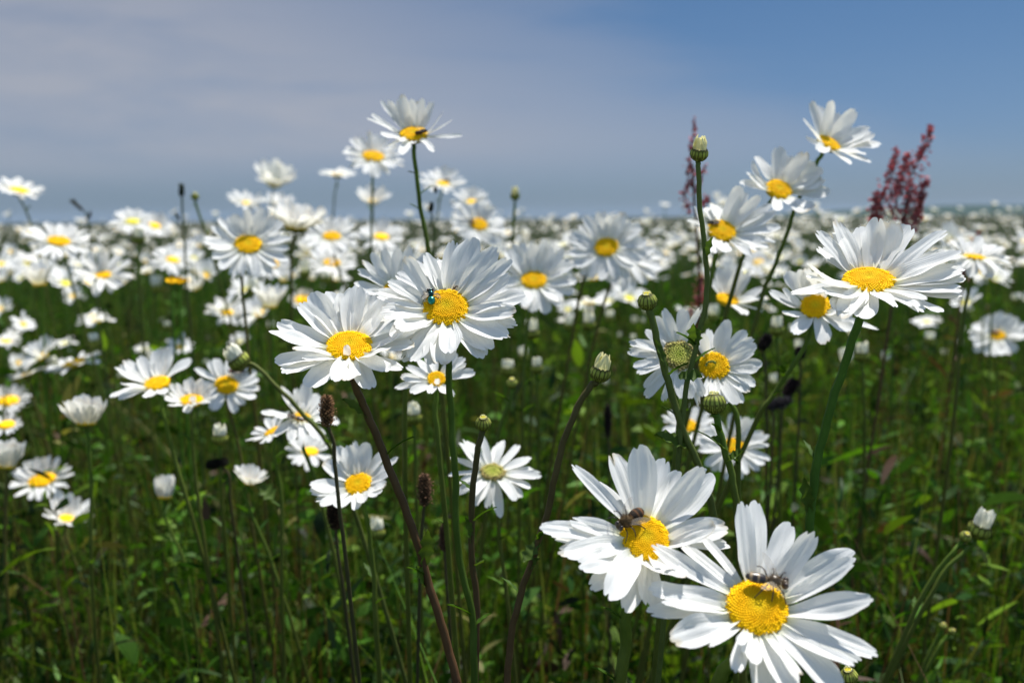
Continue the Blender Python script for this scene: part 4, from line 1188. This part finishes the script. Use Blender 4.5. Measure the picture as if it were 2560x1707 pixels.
# caterpillar arched over the disc
hk = HERO['K']
cat_pts = []
for x, y in ((1755 - 1, 0),):
    pass
cp = []
for (x, y, up_) in ((1160, 945, .1), (1185, 900, .2), (1225, 885, .3), (1265, 890, .3), (1295, 912, .12)):
    ray = P(1550 + x / 5.408, 740 + y / 5.408, 1.0) - CAM
    p0 = hk['c'] + hk['n'] * hk['rad'] * (.22 + up_ * .6)
    cp.append(CAM + ray * (((p0 - CAM) @ hk['n']) / (ray @ hk['n'])))
a = Acc()
tube(a, catmull(cp, 6), .00045 + .00012 * np.cos(np.arange(25) * 1.5), 8, (.20, .30, .09))
tag(a.build('caterpillar', M_leaf, origin=cp[0]), 'small pale green caterpillar arched on a daisy disc', 'caterpillar')
# small orange mite on a petal of the fly daisy
hb = HERO['B']
a = Acc()
ray = P(940 + 1013 / 4.6125, 580 + 1125 / 4.6125, 1.0) - CAM
p0 = hb['c'] - hb['n'] * .0005
pt = CAM + ray * (((p0 - CAM) @ hb['n']) / (ray @ hb['n']))
ellipsoid(a, pt, hb['e1'] * .0005, hb['e2'] * .0003, hb['n'] * .0003, (.5, .17, .02), 8, 10)
ellipsoid(a, pt + hb['e1'] * .0005, hb['e1'] * .0002, hb['e2'] * .0002, hb['n'] * .0002, (.3, .10, .02), 6, 8)
tag(a.build('mite', M_chitin, origin=pt), 'tiny orange mite on a lower petal of the fly daisy', 'mite')

# ------------------------------------------------------------------ small other plants against the sky


def meadow_plant(name, label, cat, heads, way, d, col):
    root = empty(name, root_for(Q(way[0][0], way[0][1], d), way, d))
    tag(root, label, cat)
    make_stem(root, Q(way[0][0], way[0][1], d), None, way[1:], d, .0009, (.06, .09, .03), (.05, .07, .02), 6)
    for k, (x, y, L, W, ln) in enumerate(heads):
        rs = np.random.default_rng(k + 5)
        ax = unit(math.cos(R(ln)) * UP + math.sin(R(ln)) * RIGHT)
        b = unit(np.cross(ax, FWD))
        c2 = np.cross(ax, b)
        l, r = L * S * d / FPX / 2, W * S * d / FPX / 2
        a = Acc()
        for j in range(26):
            zt = rs.uniform(-.9, .5)
            th = rs.uniform(0, 6.28)
            dv = math.cos(th) * b + math.sin(th) * c2
            p = Q(x, y, d) + ax * l * zt
            leaf_blade(a, p, ax + dv * rs.uniform(.2, .6), dv, l * rs.uniform(.5, .9), r * .8, np.array(col) * rs.uniform(.6, 1.3), 2, .1, j)
        ellipsoid(a, Q(x, y, d), ax * l * .8, b * r * .6, c2 * r * .6, np.array(col) * .6, 8, 8)
        a.build('flower_head', M_leaf, root)


meadow_plant('thistle', 'grey green thistle like bud on an upright stem against the sky at the left', 'wild plant', [(417, 440, 34, 24, 0), (408, 498, 20, 12, -30)], [(418, 455), (420, 500), (424, 560), (428, 640)], .95, (.06, .08, .05))
meadow_plant('grass_seed_head', 'drooping grey grass seed head against the sky at the far left', 'grass', [(180, 474, 42, 14, -48), (206, 494, 18, 12, 10)], [(196, 486), (205, 520), (212, 600)], 1.1, (.09, .09, .08))
meadow_plant('knapweed', 'dark leafy bud between the topmost stem and the stem right of it', 'wild plant', [(990, 478, 26, 22, 10), (1000, 436, 18, 16, 0)], [(992, 490), (996, 540), (1000, 620)], .8, (.02, .035, .018))


def buttercup():
    d = .8
    for k, (x, y) in enumerate(((395, 652), (412, 652))):
        root = empty('buttercup', root_for(Q(x, y, d), [(x + 2, 740)], d))
        tag(root, ('left one of two small yellow buttercups low among the left stems', 'right one of two small yellow buttercups low among the left stems')[k], 'buttercup', 'buttercups')
        c = Q(x, y, d)
        n, e1, e2 = head_frame(c, .5, 0)
        make_stem(root, c, n, [(x + 2, 700), (x + 3, 740)], d, .0009, GREEN, GREEN, 6)
        for j in range(5):
            a = Acc()
            petal_grid(a, c, n, e1, e2, .001, j * 1.2566, R(45), .0055, .0060, -.3, 0, 0, .2, 0, 6, 5, j)
            a.c = [np.broadcast_to(np.array([.80, .50, .01]), q.shape) for q in a.c]
            a.build('petal', M_disc, root)


buttercup()


def far_daisy_template(npet, e, seed, stem_h=0.0, sides=4):
    """simple daisy in local space: head at the origin facing +Z, optional stem down"""
    rs = np.random.default_rng(seed)
    pa, da, sa = Acc(), Acc(), Acc()
    z = np.array([0, 0, 1.0])
    e1, e2 = np.array([1.0, 0, 0]), np.array([0, 1.0, 0])
    for k in range(npet):
        petal_grid(pa, np.zeros(3), z, e1, e2, .0065, 2 * math.pi * (k + .3 * rs.uniform(-1, 1)) / npet, R(e + rs.normal(0, 10)), .0215 * rs.uniform(.85, 1.1),
                   .0078 if npet > 12 else .0120, rs.normal(.1, .1), 0, 0, .1, 0, 4, 3, seed * 50 + k)
    disc_mesh(da, np.zeros(3), z, e1, e2, .0072, 0, 'yellow' if seed % 4 else 'young', seed)
    return pa, da, sa


# ------------------------------------------------------------------ the flower field: counted daisies, then the crowd further off
def multi_mesh(name, accs, mats):
    v = np.concatenate([np.concatenate(a.v) for a in accs])
    c = np.concatenate([np.concatenate(a.c) for a in accs])
    off, fs, mi = 0, [], []
    for k, a in enumerate(accs):
        for f in a.f:
            fs.append(f + off)
            mi.append(np.full(len(f), k))
        off += a.n
    loops = np.concatenate([f.ravel() for f in fs]).astype(np.int32)
    tot = np.concatenate([np.full(len(f), f.shape[1]) for f in fs]).astype(np.int32)
    me = bpy.data.meshes.new(name)
    me.vertices.add(len(v))
    me.vertices.foreach_set('co', v.astype(np.float32).ravel())
    me.loops.add(len(loops))
    me.loops.foreach_set('vertex_index', loops)
    me.polygons.add(len(tot))
    me.polygons.foreach_set('loop_start', np.concatenate([[0], np.cumsum(tot)[:-1]]).astype(np.int32))
    me.polygons.foreach_set('loop_total', tot)
    me.polygons.foreach_set('material_index', np.concatenate(mi).astype(np.int32))
    me.polygons.foreach_set('use_smooth', np.ones(len(tot), bool))
    at = me.color_attributes.new('Col', 'FLOAT_COLOR', 'POINT')
    at.data.foreach_set('color', np.concatenate([c, np.ones((len(c), 1))], 1).astype(np.float32).ravel())
    me.update(calc_edges=True)
    for m in mats:
        me.materials.append(m)
    return me


protos = []
for k in range(10):
    pa, da, sa = far_daisy_template(18, [10, 20, 30, 5, 45, 15, 60, 25, 0, 35][k], k + 1)
    tlt = R(rng.uniform(5, 38))
    az = rng.uniform(-2.6, -0.5)
    hgt = 0.555
    rotz = np.array([[math.cos(tlt), 0, math.sin(tlt)], [0, 1, 0], [-math.sin(tlt), 0, math.cos(tlt)]])
    rz = np.array([[math.cos(az), -math.sin(az), 0], [math.sin(az), math.cos(az), 0], [0, 0, 1]])
    for A_ in (pa, da):
        A_.v = [(v @ rotz.T @ rz.T) + np.array([0, 0, hgt]) for v in A_.v]
    tube(sa, catmull([np.array([0, 0, hgt - .003]), np.array([.004, 0, hgt * .7]), np.array([rng.uniform(-.03, .03), rng.uniform(-.03, .03), 0])], 6), .0013, 5, GREEN, BROWN)
    protos.append(multi_mesh('daisy', [pa, da, sa], [M_petal, M_disc, M_stem]))
placed = 0
while placed < 228:
    u = rng.uniform()
    if u < .62:
        px = rng.uniform(-30, 2380)
        drop = rng.uniform(25, 110)
        y = rng.uniform(1.25, 3.0)
    elif u < .80:
        px = rng.uniform(-30, 900)
        drop = rng.uniform(80, 300)
        y = rng.uniform(.85, 1.7)
    else:
        px = rng.uniform(850, 2380)
        drop = rng.uniform(80, 230)
        y = rng.uniform(1.0, 2.2)
    hgt_ = CAMZ - .012 * y - drop / (FPX / S) * y
    sc = hgt_ / .555
    if not .62 < sc < 1.06:
        continue
    x = (px - 1176) / (FPX / S) * y
    o = bpy.data.objects.new('daisy', protos[rng.integers(0, 10)])
    o.location = (x, y, 0)
    o.scale = (rng.uniform(.58, .88),) * 2 + (sc,)
    o.rotation_euler = (0, 0, rng.uniform(-.7, .7))
    scene.collection.objects.link(o)
    tag(o, 'small blurred daisy in the crowd between the near flowers and the horizon', 'daisy', 'blurred daisies crowding the meadow behind the near flowers')
    placed += 1

bud_protos = []
for k in range(3):
    ba, bs, bc = Acc(), Acc(), Acc()
    z3, x3, y3 = np.eye(3)[2], np.eye(3)[0], np.eye(3)[1]
    for j in range(14):
        petal_grid(ba, np.array([0, 0, .5 + .002]), z3, x3, y3, .0048, j * .4488 + rng.normal(0, .1), R((97, 86, 100)[k] + rng.normal(0, 5)), (.010, .013, .007)[k], .004, -.3, 0, 0, .2, .05, 5, 4, j + k * 20)
    ba.c = [q * np.array((1, .98, .85)) for q in ba.c]
    calyx_mesh(bc, np.array([0, 0, .5]), z3, x3, y3, .0062, k, nb=9, depth=.9, over=.5)
    ellipsoid(bc, np.array([0, 0, .5]), z3 * .0045, x3 * .0056, y3 * .0056, (.3, .33, .07), 6, 10)
    tube(bs, catmull([np.array([0, 0, .496]), np.array([.006, 0, .3]), np.array([rng.uniform(-.03, .03), 0, 0])], 6), .0009, 5, GREEN, BROWN)
    bud_protos.append(multi_mesh('daisy_bud', [ba, bc, bs], [M_cream, M_bract, M_stem]))
placed = 0
while placed < 85:
    y = rng.uniform(.75, 2.4)
    x = rng.uniform(-.54, .54) * y
    sc = rng.uniform(.70, 1.12)
    px = proj(np.array([x, y, .5 * sc])) / S
    drop = px[1] - 520
    if not 0 < drop < 370 or (drop < 60 and rng.uniform() < .5):
        continue
    o = bpy.data.objects.new('daisy_bud', bud_protos[rng.integers(0, 3)])
    o.location = (x, y, 0)
    o.scale = (sc, sc, sc)
    o.rotation_euler = (rng.normal(0, .05), rng.normal(0, .05), rng.uniform(0, 6.28))
    scene.collection.objects.link(o)
    tag(o, 'pale blurred bud dotted among the grass behind the near flowers', 'flower bud', 'blurred buds in the grass')
    placed += 1

crowd_p, crowd_d, crowd_s = Acc(), Acc(), Acc()
tmpl = [far_daisy_template(10, e, 30 + i) for i, e in enumerate((5, 20, 35, 55))]
NC = 4600
u = rng.uniform(size=NC)
yy = 2.5 * (70 / 2.5) ** u
for i in range(NC):
    y = yy[i]
    x = rng.uniform(-.58, .58) * y
    if math.sin(x * 2.3 + 1.7 * math.sin(y * .9)) + math.sin(y * 1.9 + x * .7) + rng.normal(0, .7) < -.35:
        continue
    hh = rng.normal(.52, .05) if rng.uniform() < .86 else rng.normal(.60, .035)
    hh = min(hh, .69)
    pa, da, sa = tmpl[rng.integers(0, 4)]
    tlt, az, rr = rng.uniform(0, .7), rng.uniform(-3.0, -.14), rng.uniform(0, 6.28)
    ct, st_ = math.cos(tlt), math.sin(tlt)
    m1 = np.array([[ct, 0, st_], [0, 1, 0], [-st_, 0, ct]])
    ca, sa_ = math.cos(az), math.sin(az)
    m2 = np.array([[ca, -sa_, 0], [sa_, ca, 0], [0, 0, 1]])
    sc = rng.uniform(.6, 1.05)
    mm = (m2 @ m1 * sc).T
    p = np.array([x, y, hh])
    if rng.uniform() < .15:
        sc *= .5
        mm = mm * .5
    for A_, B_ in ((pa, crowd_p), (da, crowd_d)):
        off = B_.n
        for v, f, c in zip(A_.v, A_.f, A_.c):
            B_.add(v @ mm + p, f - (0 if f.min() == 0 else f.min()), c)
    tube(crowd_s, np.array([p, p + np.array([rng.normal(0, .02), rng.normal(0, .02), -hh * .6])]), .0014, 3, GREEN, GREEN)
me = multi_mesh('distant_daisies', [crowd_p, crowd_d, crowd_s], [M_petal, M_disc, M_stem])
o = bpy.data.objects.new('distant_daisies', me)
scene.collection.objects.link(o)
tag(o, 'far crowd of daisies merging into a white line at the horizon', 'daisies', kind='stuff')

# ------------------------------------------------------------------ undergrowth: grass blades and leaves
def fast_strips(name, mat, base, hdir, bendv, L, W, col, seg=4, leafy_=False):
    """vectorised blades: base (n,3), hdir (n,3) growth direction, bendv (n,3) tip displacement"""
    n = len(base)
    t = np.linspace(0, 1, seg + 1)
    side = unit(np.cross(hdir, bendv + 1e-6) + rng.normal(0, .3, (n, 3)))
    if leafy_:
        w = np.sin(np.clip(t * .92 + .06, 0, 1) * math.pi) ** .8
    else:
        w = 1 - t ** 1.6 * .95
    ctr = base[:, None, :] + (t[None, :, None] * L[:, None, None]) * hdir[:, None, :] + (t[None, :, None] ** 2) * bendv[:, None, :]
    off = (w[None, :, None] * W[:, None, None] / 2) * side[:, None, :]
    fold = np.zeros_like(off)
    v = np.stack([ctr - off, ctr + off], 2).reshape(n, -1, 3)
    k = np.arange(seg) * 2
    f = np.stack([k, k + 1, k + 3, k + 2], 1)
    F = (np.arange(n)[:, None, None] * (2 * (seg + 1)) + f[None]).reshape(-1, 4)
    a = Acc()
    a.add(v.reshape(-1, 3), F, np.repeat(col, 2 * (seg + 1), 0))
    return a.build(name, mat)


def field_xy(n, y0, y1, p=1.0):
    y = y0 + (y1 - y0) * rng.uniform(size=n) ** p
    x = rng.uniform(-1, 1, n) * (.58 * y + .12)
    return x, y


NG = 40000
x, y = field_xy(NG, .10, 9.0, 2.0)
yt = 2.2 + 8 * rng.uniform(size=9000) ** 1.6
tall = np.arange(NG) < 9000
y[:9000] = yt
x[:9000] = rng.uniform(-.6, .6, 9000) * yt
base = np.stack([x, y, np.zeros(NG)], 1)
L = rng.uniform(.24, .50, NG) * (.9 + .12 * np.clip(y / 3, 0, 1))
L = np.where(tall, rng.uniform(.46, .60, NG), L)
arch = (rng.uniform(size=NG) < .22) & ~tall
L = np.where(arch, L * 1.15, L)
L = np.minimum(L, np.where(y < .62, CAMZ - .43 * y - .07, np.where(y < 1.0, .46, 9)))
hd = unit(np.stack([rng.normal(0, .15, NG), rng.normal(0, .15, NG), np.ones(NG)], 1))
bs_ = np.where(arch, .17, .05)[:, None]
bv = np.concatenate([rng.normal(0, 1, (NG, 2)) * bs_, -np.abs(rng.normal(0, .6, (NG, 1))) * bs_], 1) * (L / .4)[:, None]
pal = np.array([[.050, .138, .010], [.074, .190, .012], [.15, .265, .018], [.026, .078, .011], [.22, .21, .060], [.11, .060, .030]])
patch = .75 + .35 * np.sin(x * 5.1 + 2 * np.sin(y * 3.3)) * np.sin(y * 4.7 + 1.3 * x)
ci = rng.choice(6, NG, p=[.30, .24, .17, .17, .06, .06])
gcol = pal[ci] * (rng.uniform(.25, 1.1, NG) * patch)[:, None]
tag(fast_strips('grass', M_grass, base, hd, bv, L, rng.uniform(.0012, .0044, NG), gcol), 'dark green grass and thin stems filling the meadow', 'grass', kind='stuff')

# leaves sit in tufts along thousands of slender leafy shoots
NS = 9000
xs, ys = field_xy(NS, .20, 5.0, 2.0)
hm = np.minimum(rng.uniform(.16, .50, NS), np.where(ys < .62, CAMZ - .44 * ys - .07, np.where(ys < 1.0, .44, .51)))
lx, ly = rng.normal(0, .10, NS), rng.normal(0, .10, NS)
per = 17
si = np.repeat(np.arange(NS), per)
NL = len(si)
z = hm[si] * rng.uniform(.15, 1, NL)
base = np.stack([xs[si] + lx[si] * z, ys[si] + ly[si] * z, z], 1)
az = rng.uniform(0, 6.283, NL)
el = rng.normal(.7, .45, NL)
hd = unit(np.stack([np.cos(az) * np.cos(el), np.sin(az) * np.cos(el), np.sin(el)], 1))
L = rng.uniform(.009, .030, NL) * rng.uniform(.6, 1.3, NS)[si]
bv = rng.normal(0, .25, (NL, 3)) * L[:, None] - np.array([0, 0, .3]) * L[:, None]
scol = pal[rng.choice(6, NS, p=[.28, .28, .20, .18, .03, .03])] * rng.uniform(.10, 1.2, (NS, 1)) * np.array([1, 1, 1.1])
tag(fast_strips('undergrowth_leaves', M_leaf, base, hd, bv, L, L * rng.uniform(.14, .42, NL), scol[si] * rng.uniform(.8, 1.2, (NL, 1)), 4, True),
    'small green leaves crowded between the stems of the meadow', 'leaves', kind='stuff')
sb = np.stack([xs, ys, np.zeros(NS)], 1)
sd = unit(np.stack([lx, ly, np.ones(NS)], 1))
scs = np.where(rng.uniform(size=(NS, 1)) < .4, np.array([[.15, .075, .042]]), np.array([[.17, .21, .045]])) * rng.uniform(.5, 1.4, (NS, 1))
tag(fast_strips('meadow_shoots', M_grass, sb, sd, rng.normal(0, .01, (NS, 3)), hm * 1.05, rng.uniform(.0018, .0036, NS), scs, 6),
    'brownish green shoots standing in the meadow', 'shoots', kind='stuff')
